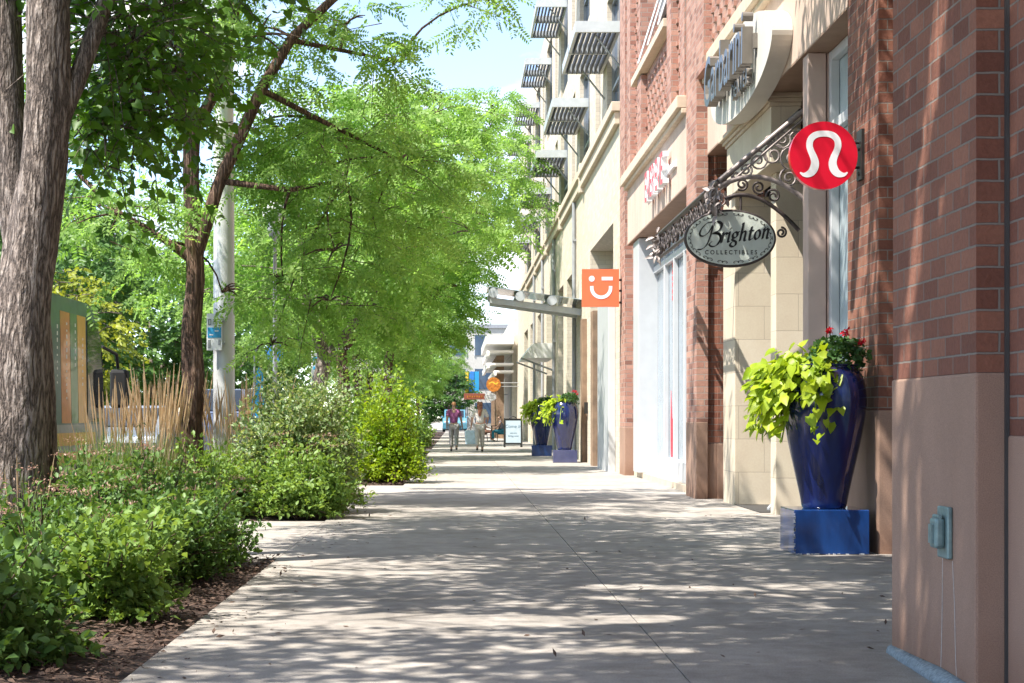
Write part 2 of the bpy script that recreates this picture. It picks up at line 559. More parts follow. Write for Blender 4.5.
    def build(self, name, mats, parent=None, bevel=0.0):
        if isinstance(mats, str):
            mats = [mats]
        org = ORIG.get(parent.name, Vector()) if parent else Vector()
        me = bpy.data.meshes.new(name)
        me.from_pydata([(x - org.x, y - org.y, z - org.z) for x, y, z in self.v], [], self.f)
        for k in mats:
            me.materials.append(MAT[k])
        me.polygons.foreach_set('material_index', self.m)
        me.polygons.foreach_set('use_smooth', self.s)
        me.update()
        o = bpy.data.objects.new(name, me)
        col.objects.link(o)
        if parent:
            o.parent = parent
        ORIG[o.name] = org
        if bevel:
            bv = o.modifiers.new('bevel', 'BEVEL')
            bv.width = bevel
            bv.segments = 2
            bv.limit_method = 'ANGLE'
        return o


def hull(pts):
    pts = sorted(set((round(a, 6), round(b, 6)) for a, b in pts))
    def half(ps):
        h = []
        for p in ps:
            while len(h) > 1 and (h[-1][0] - h[-2][0]) * (p[1] - h[-2][1]) - (h[-1][1] - h[-2][1]) * (p[0] - h[-2][0]) <= 0:
                h.pop()
            h.append(p)
        return h
    a, b = half(pts), half(pts[::-1])
    return a[:-1] + b[:-1]


ORIG = {}
FRONT = lambda o: (Vector(o), Vector((1, 0, 0)), Vector((0, 0, 1)), Vector((0, -1, 0)))     # faces the near end of the street
STREET = lambda o: (Vector(o), Vector((0, -1, 0)), Vector((0, 0, 1)), Vector((-1, 0, 0)))   # faces the street


def thing(name, label, cat, loc=(0, 0, 0), group=None):
    o = bpy.data.objects.new(name, None)
    col.objects.link(o)
    o.location = loc
    o.empty_display_size = 0.2
    o['label'] = label
    o['category'] = cat
    if group:
        o['group'] = group
    ORIG[o.name] = Vector(loc)
    return o


def tag(o, label, cat, group=None):
    o['label'] = label
    o['category'] = cat
    if group:
        o['group'] = group
    return o


def struct(o, kind='structure'):
    o['kind'] = kind
    return o


def copy_tree(o, parent=None):
    c = o.copy()
    col.objects.link(c)
    if parent:
        c.parent = parent
    for ch in list(o.children):
        copy_tree(ch, c)
    return c


def ell(rx, ry, n=40, a0=0, a1=2 * math.pi, cx=0, cy=0):
    closed = abs(a1 - a0 - 2 * math.pi) < 1e-6
    m = n if closed else n + 1
    return [(cx + rx * math.cos(a0 + (a1 - a0) * i / n), cy + ry * math.sin(a0 + (a1 - a0) * i / n)) for i in range(m)]


def spiral(cx, cy, r0, r1, a0, turns, n=22):
    return [(cx + (r0 + (r1 - r0) * i / n) * math.cos(a0 + turns * 2 * math.pi * i / n),
             cy + (r0 + (r1 - r0) * i / n) * math.sin(a0 + turns * 2 * math.pi * i / n)) for i in range(n + 1)]


def text(mb, s, size, frame, t, depth=0.0, mi=0, side=None, shear=0.0, space=1.0, align='CENTER', xs=1.0, offset=0.0):
    cu = bpy.data.curves.new('t', 'FONT')
    cu.body = s
    cu.size = size
    cu.align_x = align
    cu.align_y = 'CENTER'
    cu.shear = shear
    cu.space_character = space
    cu.offset = offset
    cu.extrude = depth / 2
    cu.resolution_u = 3
    o = bpy.data.objects.new('t', cu)
    col.objects.link(o)
    dg = bpy.context.evaluated_depsgraph_get()
    me = bpy.data.meshes.new_from_object(o.evaluated_get(dg))
    og, u, v, w = frame
    vs = [og + u * (p.co.x * xs) + v * p.co.y + w * (t + depth / 2 + p.co.z) for p in me.vertices]
    for p in me.polygons:
        flat = abs(p.normal.z) > 0.9
        mb.add([vs[i] for i in p.vertices], [tuple(range(len(p.vertices)))], mi if flat or side is None else side)
    bpy.data.objects.remove(o)
    bpy.data.meshes.remove(me)
    bpy.data.curves.remove(cu)


# ------------------------------------------------------------------ foliage
def tmpl_kite(w=0.45, fold=0.12):
    v = np.array([(0, 0, 0), (-w / 2, 0.42, fold), (0, 1, -0.05), (w / 2, 0.42, fold)], float)
    return v, [(0, 3, 2, 1)]


def tmpl_leaf(w=0.55, fold=0.10):
    v = np.array([(0, 0, 0), (-w * 0.42, 0.22, fold * 0.7), (-w * 0.5, 0.55, fold), (0, 1, -0.10), (w * 0.5, 0.55, fold), (w * 0.42, 0.22, fold * 0.7), (0, 0.5, 0)], float)
    return v, [(0, 6, 2, 1), (6, 3, 2, 2), (0, 5, 4, 6), (6, 4, 3, 3)]


def tmpl_heart(w=0.9, fold=0.1):
    v = np.array([(0, 0, 0), (-w * 0.34, -0.12, fold), (-w * 0.5, 0.22, fold * 1.2), (-w * 0.30, 0.62, fold * 0.5), (0, 1.0, -0.12),
                  (w * 0.30, 0.62, fold * 0.5), (w * 0.5, 0.22, fold * 1.2), (w * 0.34, -0.12, fold), (0, 0.45, 0.0)], float)
    return v, [(0, 8, 2, 1), (8, 4, 3, 2), (0, 7, 6, 8), (8, 6, 5, 4)]


def tmpl_frond(pairs=8, lw=0.09, ll=0.22):
    vs, fs = [], []
    for i in range(pairs):
        y = 0.12 + 0.86 * i / (pairs - 1)
        sc = math.sin(math.pi * (0.18 + 0.68 * i / (pairs - 1))) * 0.6 + 0.45
        droop = -0.25 * (y ** 2)
        for s in (-1, 1):
            L, W = ll * sc, lw * sc
            o = len(vs)
            cx, cy = s * 0.012, y
            dx, dy = s * 0.86, 0.5
            px, py = -dy * s, dx * s
            q = 0.05 * ((i * 7 + (s > 0) * 3) % 5 - 2)
            vs += [(cx, cy, droop), (cx + dx * L * 0.45 + px * W / 2, cy + dy * L * 0.45 + py * W / 2, droop + q * 0.3),
                   (cx + dx * L, cy + dy * L, droop - 0.05 + q * 0.5), (cx + dx * L * 0.45 - px * W / 2, cy + dy * L * 0.45 - py * W / 2, droop - q * 0.3)]
            fs.append((o, o + 1, o + 2, o + 3))
    return np.array(vs, float), fs


def norm(a):
    return a / np.maximum(np.linalg.norm(a, axis=1, keepdims=True), 1e-9)


def scatter_mesh(name, tmpl, P_, D, Nn, S, mats, parent=None, mi=None):
    """one mesh of many leaves: template copied to points P_ along D with face normal near Nn, size S"""
    tv, tf = tmpl
    n, k = len(P_), len(tv)
    D = norm(D)
    side = norm(np.cross(D, Nn))
    nn = np.cross(side, D)
    org = np.array(ORIG.get(parent.name, Vector())) if parent else np.zeros(3)
    V = (P_ - org)[:, None, :] + S[:, None, None] * (tv[None, :, 0:1] * side[:, None, :] + tv[None, :, 1:2] * D[:, None, :] + tv[None, :, 2:3] * nn[:, None, :])
    V = V.reshape(-1, 3)
    me = bpy.data.meshes.new(name)
    # faces: quads; a repeated last index marks a triangle
    fl, tot = [], []
    for f in tf:
        f = list(f)
        if f[-1] == f[-2]:
            f = f[:-1]
        fl.append(f)
        tot.append(len(f))
    flat = np.concatenate([np.array(f) for f in fl])
    loops = (np.arange(n)[:, None] * k + flat[None, :]).reshape(-1)
    totals = np.tile(np.array(tot), n)
    starts = np.concatenate([[0], np.cumsum(totals)[:-1]])
    me.vertices.add(len(V))
    me.vertices.foreach_set('co', V.reshape(-1).astype(np.float32))
    me.loops.add(len(loops))
    me.loops.foreach_set('vertex_index', loops.astype(np.int32))
    me.polygons.add(len(totals))
    me.polygons.foreach_set('loop_start', starts.astype(np.int32))
    me.polygons.foreach_set('loop_total', totals.astype(np.int32))
    for m_ in ([mats] if isinstance(mats, str) else mats):
        me.materials.append(MAT[m_])
    if mi is not None:
        me.polygons.foreach_set('material_index', np.repeat(mi, len(tf)).astype(np.int32))
    me.update(calc_edges=True)
    me.validate()
    o = bpy.data.objects.new(name, me)
    col.objects.link(o)
    if parent:
        o.parent = parent
    ORIG[o.name] = Vector(org)
    return o


def rand_unit(n):
    return norm(RNG.normal(size=(n, 3)))


def bez(a, b, c, n=8):
    a, b, c = Vector(a), Vector(b), Vector(c)
    return [(a * (1 - t) ** 2 + b * 2 * t * (1 - t) + c * t * t) for t in [i / n for i in range(n + 1)]]


def crown_sprays(clumps, dens, tw=(0.45, 0.95), per=9, flat=0.35, shell=0.5, droop=0.25):
    """clumps: (centre, (rx,ry,rz), weight); sprays of twigs through each clump, most near its outside"""
    Ps, Ds, Ns, tws = [], [], [], []
    for c, r, wgt in clumps:
        c, r = np.array(c, float), np.array(r, float)
        vol = (r[0] * r[1] * r[2]) ** (2 / 3)
        n = max(4, int(dens * vol * wgt))
        d = rand_unit(n)
        rad = RNG.uniform(0, 1, n) ** (1 / 3) * (1 - shell) + shell * RNG.uniform(0.75, 1.06, n)
        p = c + d * rad[:, None] * r
        out = norm(d * r * 0.6 + RNG.normal(size=(n, 3)) * 0.55)
        out[:, 2] = out[:, 2] * flat - droop * 0.3
        out = norm(out)
        L = RNG.uniform(tw[0], tw[1], n)
        for i in range(n):
            tws.append((p[i], out[i], L[i]))
        for j in range(per):
            t = (j + 0.6) / per
            q = p + out * (L * t)[:, None]
            q[:, 2] -= droop * (L * t) ** 2 * 0.6
            s = 1 if j % 2 else -1
            sd = norm(np.cross(out, np.array([0, 0, 1.0])))
            dd = out * 0.55 + sd * s * 0.75 + RNG.normal(size=(n, 3)) * 0.28
            dd[:, 2] -= droop * RNG.uniform(0.0, 1.6, n)
            nn = np.array([-0.45, -0.75, 0.8]) + RNG.normal(size=(n, 3)) * 0.5
            Ps.append(q)
            Ds.append(dd)
            Ns.append(nn)
    return np.concatenate(Ps), np.concatenate(Ds), np.concatenate(Ns), tws


def make_tree(name, label, base, trunk, limbs, clumps, leaf, bark, tmpl, size, dens, per=9, flat=0.35, droop=0.25,
              tw=(0.45, 0.95), group=None, twig_frac=0.5, cat='tree', trunk_n=18, extra_stems=(), gaps=()):
    t = thing(name, label, cat, base, group)
    mb = MB()
    rr = random.uniform(0, 6)
    def fine(pts, rad, k=5):
        op, orr = [], []
        for i in range(len(pts) - 1):
            for j in range(k):
                f = j / k
                op.append(Vector(pts[i]).lerp(Vector(pts[i + 1]), f))
                orr.append(rad[i] * (1 - f) + rad[i + 1] * f)
        op.append(Vector(pts[-1]))
        orr.append(rad[-1])
        return op, orr
    for tp, tr_ in [trunk] + list(extra_stems):
        a, b = fine(tp, tr_)
        mb.tube(a, b, trunk_n, 0, True, True, 0.10, rr)
    mb.build('trunk', bark, t)
    lb = MB()
    for pts, rad in limbs:
        a, b = fine(pts, rad, 4)
        lb.tube(a, b, 9, 0, True, True, 0.06, rr)
    ends = [Vector(p) for pts, _ in limbs for p in pts[1:]] + [Vector(trunk[0][-1])]
    for c, r, w in clumps:
        c = Vector(c)
        e = min(ends, key=lambda q: (q - c).length)
        if (e - c).length > 0.25:
            mid = (e + c) / 2 + Vector((0.35 * random.uniform(-1, 1), 0.2, 0.25))
            lb.tube(bez(e, mid, c, 5), [0.020, 0.017, 0.015, 0.013, 0.011, 0.008], 5, cap=False)
        for _ in range(5):
            d = Vector(rand_unit(1)[0])
            q = c + Vector((d.x * r[0], d.y * r[1], d.z * r[2] * 0.7)) * 0.8
            lb.tube(bez(c, (c + q) / 2 + Vector((0, 0, 0.08)), q, 3), [0.016, 0.013, 0.010, 0.006], 4, cap=False)
    Pp, Dd, Nn, tws = crown_sprays(clumps, dens, tw, per, flat, 0.5, droop)
    for i, (p, o, L) in enumerate(tws):
        if random.random() < twig_frac:
            p, o = Vector(p), Vector(o)
            lb.tube([p - o * 0.15, p + o * L * 0.5, p + o * L - Vector((0, 0, droop * L * L * 0.5))], [0.007, 0.005, 0.002], 3, cap=False)
    lb.build('branches', bark, t)
    # leaves cleared along the sun's path so it lights chosen points below
    keep = np.ones(len(Pp), bool)
    sv = np.array(SUN)
    for gp, gr in gaps:
        v = Pp - np.array(gp)
        d = np.linalg.norm(v - (v @ sv)[:, None] * sv, axis=1)
        keep &= d > gr * RNG.uniform(0.8, 1.15, len(Pp))
    Pp, Dd, Nn = Pp[keep], Dd[keep], Nn[keep]
    S = RNG.uniform(size[0], size[1], len(Pp))
    scatter_mesh('crown', tmpl, Pp, Dd, Nn, S, leaf, t)
    return t


FROND = tmpl_frond(7, 0.125, 0.27)
FROND_FAR = tmpl_frond(5, 0.19, 0.33)
HEART = tmpl_heart()
LEAF = tmpl_leaf()
KITE = tmpl_kite()


def make_shrub(name, label, base, rx, ry, h, leaf, size, shoots=170, per=22, tmpl=LEAF, up=0.35, group=None, flowers=None, seed=0, sh=0.22, stems_mat='wood_stem', lump=0.22, cat='shrub', low=0.05):
    t = thing(name, label, cat, base, group)
    b = np.array(base, float)
    d = rand_unit(shoots)
    d[:, 2] = np.abs(d[:, 2]) * 1.0 + 0.02
    d = norm(d)
    lumpf = 1 + lump * (np.sin(d[:, 0] * 5 + seed) * np.cos(d[:, 1] * 4 + seed * 1.7) + 0.7 * np.sin(d[:, 2] * 7 + seed))
    rad = RNG.uniform(0.72, 1.08, shoots) * lumpf
    full_ = (1 - np.minimum(d[:, 2], 0.98) ** 2) ** -sh
    tip = b + d * rad[:, None] * np.c_[rx * full_, ry * full_, np.full(shoots, h)]
    root = b + np.c_[RNG.normal(size=shoots) * rx * 0.16, RNG.normal(size=shoots) * ry * 0.16, np.zeros(shoots)]
    mid = (root + tip) / 2
    mid[:, 2] += h * 0.12
    Ps, Ds, Ns = [], [], []
    for j in range(per):
        tt = 0.28 + 0.74 * (j + RNG.uniform(0, 1, shoots)) / per
        q = root * ((1 - tt) ** 2)[:, None] + mid * (2 * tt * (1 - tt))[:, None] + tip * (tt ** 2)[:, None]
        q = q + RNG.normal(size=q.shape) * 0.035 * h
        q[:, 2] = np.maximum(q[:, 2], b[2] + low)
        dd = norm(tip - root) * 0.5 + RNG.normal(size=q.shape) * 0.75
        dd[:, 2] += up * 0.4
        nn = np.array([0, 0, 1.0]) + RNG.normal(size=q.shape) * 0.5
        Ps.append(q)
        Ds.append(dd)
        Ns.append(nn)
    Pp = np.concatenate(Ps)
    scatter_mesh('leaves', tmpl, Pp, np.concatenate(Ds), np.concatenate(Ns), RNG.uniform(size[0], size[1], len(Pp)), leaf, t)
    mb = MB()
    for i in range(0, shoots, 3):
        mb.tube([root[i], mid[i], root[i] * 0.05 + tip[i] * 0.95], [0.008, 0.006, 0.003], 4, cap=False)
    mb.build('stems', stems_mat, t)
    if flowers:
        fm, nfl, fr = flowers
        idx = np.argsort(-tip[:, 2] - RNG.uniform(0, 0.35, shoots) * h)[:nfl]
        Ps, Ds = [], []
        for i in idx:
            k = 26
            c = tip[i] + np.array([0, 0, 0.03])
            q = c + np.c_[RNG.normal(size=(k, 2)) * fr, np.abs(RNG.normal(size=k)) * fr * 0.35]
            Ps.append(q)
            Ds.append(rand_unit(k))
        q = np.concatenate(Ps)
        scatter_mesh('blossoms', KITE, q, np.concatenate(Ds), np.tile([0, 0, 1.0], (len(q), 1)) + RNG.normal(size=q.shape) * 0.4, RNG.uniform(0.012, 0.022, len(q)), fm, t)
    return t

# ------------------------------------------------------------------ camera, sky, sun
cam = bpy.data.cameras.new('camera')
cam.sensor_width = 36
cam.lens = F / 1024 * 36
cam.shift_x = 56 / 1024
cam.shift_y = 76.5 / 1024
cam.clip_start = 0.1
cam.clip_end = 3000
co = bpy.data.objects.new('camera', cam)
col.objects.link(co)
co.location = (0, 0, H)
co.rotation_euler = (R(90), 0, 0)
scene.camera = co

SUN = Vector((0.43, 0.28, -0.86)).normalized()      # the way the light travels
sl = bpy.data.lights.new('sun', 'SUN')
sl.energy = 3.5
sl.angle = R(0.53)
sl.color = (1.0, 0.95, 0.87)
so = bpy.data.objects.new('sun', sl)
col.objects.link(so)
so.rotation_euler = SUN.to_track_quat('-Z', 'Y').to_euler()
so.location = (-20, -10, 40)

w = bpy.data.worlds.new('World')
scene.world = w
w.use_nodes = True
nt = w.node_tree
bg = nt.nodes['Background']
sky = nt.nodes.new('ShaderNodeTexSky')
sky.sky_type = 'NISHITA'
sky.sun_disc = False
sky.sun_elevation = math.asin(-SUN.z)
sky.sun_rotation = math.atan2(-SUN.x, -SUN.y)
sky.altitude = 2500
sky.air_density = 1.0
sky.dust_density = 0.2
sky.ozone_density = 1.6
tc = nt.nodes.new('ShaderNodeTexCoord')
mp = nt.nodes.new('ShaderNodeMapping')
mp.inputs['Scale'].default_value = (1.0, 1.0, 2.2)
mp.inputs['Location'].default_value = (0.35, 1.7, 0.6)
nt.links.new(tc.outputs['Generated'], mp.inputs[0])
cn = nt.nodes.new('ShaderNodeTexNoise')
cn.inputs['Scale'].default_value = 6.0
cn.inputs['Detail'].default_value = 9
cn.inputs['Roughness'].default_value = 0.55
nt.links.new(mp.outputs[0], cn.inputs['Vector'])
cr = ramp(nt, cn.outputs['Fac'], [(0.49, (0.08, 0.08, 0.08)), (0.66, (1, 1, 1))])
cm = mixc(nt, cr.outputs[0], mixc(nt, 1.0, sky.outputs[0], (0.86, 0.84, 0.86), 'MULTIPLY'), (4.3, 4.15, 3.95))
nt.links.new(cm, bg.inputs[0])
bg.inputs[1].default_value = 0.15

vs = scene.view_settings
vs.view_transform = 'Standard'
vs.look = 'None'
vs.exposure = 1.60
vs.gamma = 1.0
vs.use_curve_mapping = False
scene.cycles.max_bounces = 10
scene.cycles.diffuse_bounces = 6
scene.cycles.transmission_bounces = 4
scene.cycles.caustics_reflective = False
scene.cycles.caustics_refractive = False
scene.cycles.use_denoising = True

# ------------------------------------------------------------------ ground, street, pavement
g = MB().quad((-900, -60, -0.20), (900, -60, -0.20), (900, 2500, -0.20), (-900, 2500, -0.20))
struct(g.build('ground', 'earth'))
g = MB().quad((-17.0, -30, -0.135), (-4.3, -30, -0.135), (-4.3, 400, -0.135), (-17.0, 400, -0.135))
struct(g.build('street', 'asphalt'))
g = MB()
for k in range(24):
    g.quad((-10.7, 2 + k * 9, -0.131), (-10.58, 2 + k * 9, -0.131), (-10.58, 5 + k * 9, -0.131), (-10.7, 5 + k * 9, -0.131))
struct(g.build('road_markings', 'road_paint'))
g = MB()
y = -2.0
while y < 135:
    g.box(-4.3, -4.12, y, y + 2.99, -0.19, 0.0)
    y += 3.0
struct(g.build('kerb', 'kerb', bevel=0.015))
g = MB().box(-24, -17.0, -30, 300, -0.19, 0.0)
struct(g.build('opposite_pavement', 'kerb'))

YL = [1.0, 3.4, 5.8, 8.2, 10.6, 13.06, 15.4, 17.8, 20.2, 22.6, 24.9, 27.2] + [29.6 + 2.4 * i for i in range(45)]
BEDS = [(1.0, 13.06), (17.8, 24.9), (27.2, 35.8), (38.5, 56.0), (58.5, 84.0), (86.5, 132)]
g = MB()
gap = 0.0035
for i in range(len(YL) - 1):
    a, b = YL[i] + gap, YL[i + 1] - gap
    xl = -1.335 if b < 27.3 else -0.82
    g.box(xl, 0.93 - gap, a, b, -0.12, 0.0)
    g.box(0.93 + gap, 3.25 - gap, a, b, -0.12, 0.0)
    g.box(3.25 + gap, 5.2, a, b, -0.12, 0.0)
gaps = [(13.06, 17.8, -1.335), (24.9, 27.2, -1.335), (35.8, 38.5, -0.82), (56.0, 58.5, -0.82), (84.0, 86.5, -0.82)]
for a, b, xr in gaps:
    n = 2
    for k in range(n):
        y0, y1 = a + (b - a) * k / n, a + (b - a) * (k + 1) / n
        g.box(-4.12, -2.7 - gap, y0 + gap, y1 - gap, -0.12, 0.0)
        g.box(-2.7 + gap, xr - gap, y0 + gap, y1 - gap, -0.12, 0.0)
struct(g.build('sidewalk', 'concrete'))
g = MB().quad((-4.2, 0, -0.035), (5.2, 0, -0.035), (5.2, 140, -0.035), (-4.2, 140, -0.035))
struct(g.build('sidewalk_base', 'joint'))
g = MB()
for a, b in BEDS:
    xr = -1.34 if a < 27 else -0.825
    nx, ny = 10, max(4, int((b - a) / 0.5))
    vsb = []
    for j in range(ny + 1):
        for i in range(nx + 1):
            fx, fy = i / nx, j / ny
            edge = min(fx, 1 - fx, fy * 2, (1 - fy) * 2)
            z = -0.025 + (0.05 * min(1, edge * 5) + 0.02 * random.uniform(-1, 1) if 0 < i < nx and 0 < j < ny else 0)
            vsb.append((-4.12 + (xr + 4.12) * fx, a + (b - a) * fy, z))
    g.add(vsb, [(j * (nx + 1) + i, j * (nx + 1) + i + 1, (j + 1) * (nx + 1) + i + 1, (j + 1) * (nx + 1) + i) for j in range(ny) for i in range(nx)], 0, True)
struct(g.build('planting_bed', 'mulch'))
# loose bark chips near the front of the beds
n = 9000
q = np.c_[RNG.uniform(-3.0, -1.33, n), RNG.uniform(6.4, 13.05, n), RNG.uniform(0.0, 0.035, n)]
n2 = 1500
q2 = np.c_[RNG.uniform(-2.2, -0.83, n2), RNG.uniform(27.2, 29.5, n2), RNG.uniform(0.0, 0.03, n2)]
n3 = 260
q3 = np.c_[-1.33 + np.abs(RNG.normal(size=n3)) * 0.25, RNG.uniform(6.9, 20, n3), np.full(n3, 0.006)]
q3[130:, 0] = RNG.uniform(-1.3, 3.0, 130)
q = np.concatenate([q, q2, q3])
plain('chip', (0.10, 0.062, 0.044), 0.95, var=0.5, scale=45)
cd = rand_unit(len(q))
cd[:, 2] *= 0.25
o = scatter_mesh('bark_chips', tmpl_kite(0.4, 0.02), q, cd, np.tile([0, 0, 1.0], (len(q), 1)) + RNG.normal(size=q.shape) * 0.35, RNG.uniform(0.015, 0.055, len(q)), 'chip')
o['kind'] = 'stuff'
# cross street beyond the end of the block, and its far side
g = MB().quad((-60, 136, -0.128), (60, 136, -0.128), (60, 148, -0.128), (-60, 148, -0.128))
struct(g.build('cross_street', 'asphalt'))
g = MB().box(-4.3, 60, 148, 400, -0.19, 0.0)
struct(g.build('far_pavement', 'kerb'))


# ------------------------------------------------------------------ buildings
def wall_holes(mb, xf, xb, y0, y1, z0, z1, holes, mi=0):
    """a wall facing the street (towards -x) with openings cut through from xf to xb"""
    ys = sorted({y0, y1, *[h[0] for h in holes], *[h[1] for h in holes]})
    zs = sorted({z0, z1, *[h[2] for h in holes], *[h[3] for h in holes]})
    ys = [v for v in ys if y0 <= v <= y1]
    zs = [v for v in zs if z0 <= v <= z1]
    for a, b in zip(ys, ys[1:]):
        for c, d in zip(zs, zs[1:]):
            my, mz = (a + b) / 2, (c + d) / 2
            if any(h[0] < my < h[1] and h[2] < mz < h[3] for h in holes):
                continue
            mb.quad((xf, b, c), (xf, a, c), (xf, a, d), (xf, b, d), mi)
    for a, b, c, d in holes:
        mb.quad((xf, b, c), (xb, b, c), (xb, b, d), (xf, b, d), mi)
        mb.quad((xb, a, c), (xf, a, c), (xf, a, d), (xb, a, d), mi)
        if d < z1:
            mb.quad((xf, a, d), (xf, b, d), (xb, b, d), (xb, a, d), mi)
        if c > z0:
            mb.quad((xf, b, c), (xf, a, c), (xb, a, c), (xb, b, c), mi)
    mb.quad((xb, y0, z0), (xb, y1, z0), (xb, y1, z1), (xb, y0, z1), mi)
    mb.quad((xf, y0, z1), (xb, y0, z1), (xb, y1, z1), (xf, y1, z1), mi)
    mb.quad((xf, y0, z0), (xb, y0, z0), (xb, y0, z1), (xf, y0, z1), mi)
    mb.quad((xb, y1, z0), (xf, y1, z0), (xf, y1, z1), (xb, y1, z1), mi)


BB = thing('brick_shop_building', 'red brick shop building with stucco bases along the right of the sidewalk', 'building', (3.3, 18, 0))


def pillar(x0, x1, y0, y1, zb, z1, brick='red_brick', base='pink_stucco'):
    p = MB().box(x0, x1, y0, y1, zb, z1).build('brick_pillar', brick, BB)
    MB().box(x0 - 0.006, x1, y0 - 0.006, y1 + 0.006, -0.02, zb).build('pillar_base', base, p, 0.012)
    return p


p1 = pillar(1.953, 4.5, 6.57, 7.82, 1.222, 10.5)
m = MB()
for k in range(18):
    yy = 6.40 + 1.43 * k / 17
m.tube([(1.94, 6.52, 0.003), (1.935, 7.0, 0.008), (1.94, 7.5, 0.004), (1.95, 7.84, 0.006)], [0.035, 0.045, 0.035, 0.028], 8, cap=True, wob=0.3, rr=1.0)
m.build('caulk_bead', 'caulk', p1)
m = MB().box(2.07, 4.5, -3, 6.566, 0.985, 10.5)
pw = m.build('brick_wall', 'red_brick', BB)
MB().box(2.064, 4.5, -3, 6.56, -0.02, 0.985).build('wall_base', 'pink_stucco', pw, 0.01)
MB().box(2.056, 2.069, 6.54, 6.562, -0.01, 10.5).build('sealant_joint', 'sealant', pw)
# recess between the first two pillars, out of sight from the lens
m = MB()
wall_holes(m, 4.35, 4.5, 7.82, 13.5, 0, 10.5, [(8.5, 12.8, 0.4, 3.4)])
rb = m.build('recessed_wall', 'red_brick', BB)
m = MB().box(4.44, 4.48, 8.5, 12.8, 0.4, 3.4)
wn = m.build('shop_window', 'pale_glass', BB)
m = MB()
for yy in (8.5, 9.92, 11.34, 12.74):
    m.box(4.38, 4.44, yy, yy + 0.06, 0.4, 3.4)
m.box(4.38, 4.437, 8.5, 12.8, 0.4, 0.48)
m.box(4.38, 4.437, 8.5, 12.8, 3.32, 3.4)
m.build('frame', 'white_frame', wn)

pillar(3.26, 4.5, 13.5, 14.56, 1.11, 10.5, 'red_brick')
pillar(3.12, 3.27, 22.7, 23.7, 1.00, 10.5, 'rose_brick')
pillar(3.27, 3.40, 22.76, 23.7, 0.72, 10.5, 'red_brick')
pillar(3.40, 4.5, 22.72, 23.7, 0.72, 10.5, 'red_brick')
pillar(3.09, 3.26, 32.0, 33.0, 0.88, 10.5, 'rose_brick')
pillar(3.26, 3.48, 31.86, 33.0, 0.72, 10.5, 'rose_brick')
MB().box(3.48, 4.5, 31.9, 33.0, 0, 10.5).build('brick_pier', 'rose_brick', BB)


def stucco_panel(xf, y0, y1, z0, z1, ledge):
    lt = MB().box(xf, 4.5, y0, y1, z0, z1).build('stucco_lintel', 'peach_stucco', BB, 0.012)
    MB().box(xf - 0.004, 4.4, y0, y1, z0 - 0.015, z0 - 0.002).build('soffit', 'soffit_brown', lt)
    m = MB().box(xf - 0.13, xf + 0.1, y0, y1, z1 + 0.002, z1 + 0.17)
    m.box(xf - 0.07, xf + 0.1, y0, y1, z1 - 0.07, z1)
    m.build('ledge', ledge, lt, 0.01)
    return lt


stucco_panel(3.26, 14.565, 22.695, 4.47, 5.45, 'ledge_stone')
stucco_panel(3.12, 23.705, 31.85, 4.20, 5.25, 'ledge_stone')

# upper brick wall with projecting headers, pilasters and one tall window
m = MB()
wall_holes(m, 3.20, 4.5, 14.56, 33.0, 5.43, 10.5, [(26.0, 30.4, 6.95, 10.2)])
uw = m.build('upper_wall', 'rose_brick', BB)
m = MB()
r_ = 0
z = 5.75
while z < 10.3:
    y = 14.8 + (0.215 if r_ % 2 else 0)
    while y < 31.2:
        if not (25.7 < y < 30.5 and z > 6.7):
            m.box(3.168, 3.202, y, y + 0.10, z, z + 0.065)
        y += 0.43
    z += 0.162
    r_ += 1
m.build('projecting_headers', 'rose_brick', uw)
for ya, yb in ((31.15, 31.75), (29.3, 29.9), (25.2, 25.75), (23.75, 24.2), (21.9, 22.6)):
    if ya > 26 and ya < 30.4:
        m = MB().box(3.10, 3.21, ya, yb, 5.43, 6.80)
    else:
        m = MB().box(3.10, 3.21, ya, yb, 5.43, 10.5)
    m.build('brick_pilaster', 'rose_brick', BB)
wn = MB().box(3.62, 3.66, 26.0, 30.4, 6.95, 10.2).build('upper_window', 'dark_glass', BB)
m = MB()
for yy in (26.0, 27.4, 28.8, 30.32):
    m.box(3.52, 3.618, yy, yy + 0.08, 6.95, 10.2)
for zz in (6.95, 8.0, 9.0):
    m.box(3.525, 3.616, 26.0, 30.4, zz, zz + 0.08)
m.build('frame', 'far_grey', wn)
MB().box(3.05, 3.45, 25.8, 30.55, 6.82, 6.947).build('sill', 'ledge_stone', wn, 0.008)
m = MB()
for k in range(3):
    m.tube([(3.06, 26.5 + k * 1.45, 7.0), (3.5, 27.3 + k * 1.45, 8.3)], 0.018, 6)
m.build('stay_rod', 'white_frame', wn)

# bay one: display window, jamb column, limestone portal
wn = MB().box(3.55, 3.58, 14.57, 16.28, 0.32, 4.44).build('display_window', 'pale_glass', BB)
m = MB()
m.box(3.47, 3.548, 16.19, 16.295, 0.3, 4.45)
m.box(3.47, 3.548, 14.565, 14.66, 0.3, 4.45)
for zz, hh in ((0.3, 0.10), (3.70, 0.10), (4.36, 0.09)):
    m.box(3.475, 3.546, 14.66, 16.19, zz, zz + hh)
m.build('frame', 'white_frame', wn, 0.006)
MB().box(3.44, 4.4, 14.565, 16.29, -0.01, 0.298).build('sill', 'pink_stucco', wn)
MB().box(3.28, 3.45, 16.30, 16.55, 0, 4.452).build('window_column', 'pink_frame', BB, 0.008)
MB().box(3.46, 3.62, 16.30, 16.50, 0, 4.452).build('window_column', 'pink_frame', BB, 0.008)
sp = MB()
sp.box(3.30, 3.62, 18.35, 21.32, 3.72, 4.32)
sp.box(3.47, 3.90, 19.0, 19.3, -0.01, 3.718)
sp.box(3.36, 4.2, 21.1, 22.0, -0.01, 3.718)
st = sp.build('stone_portal', 'limestone', BB, 0.008)
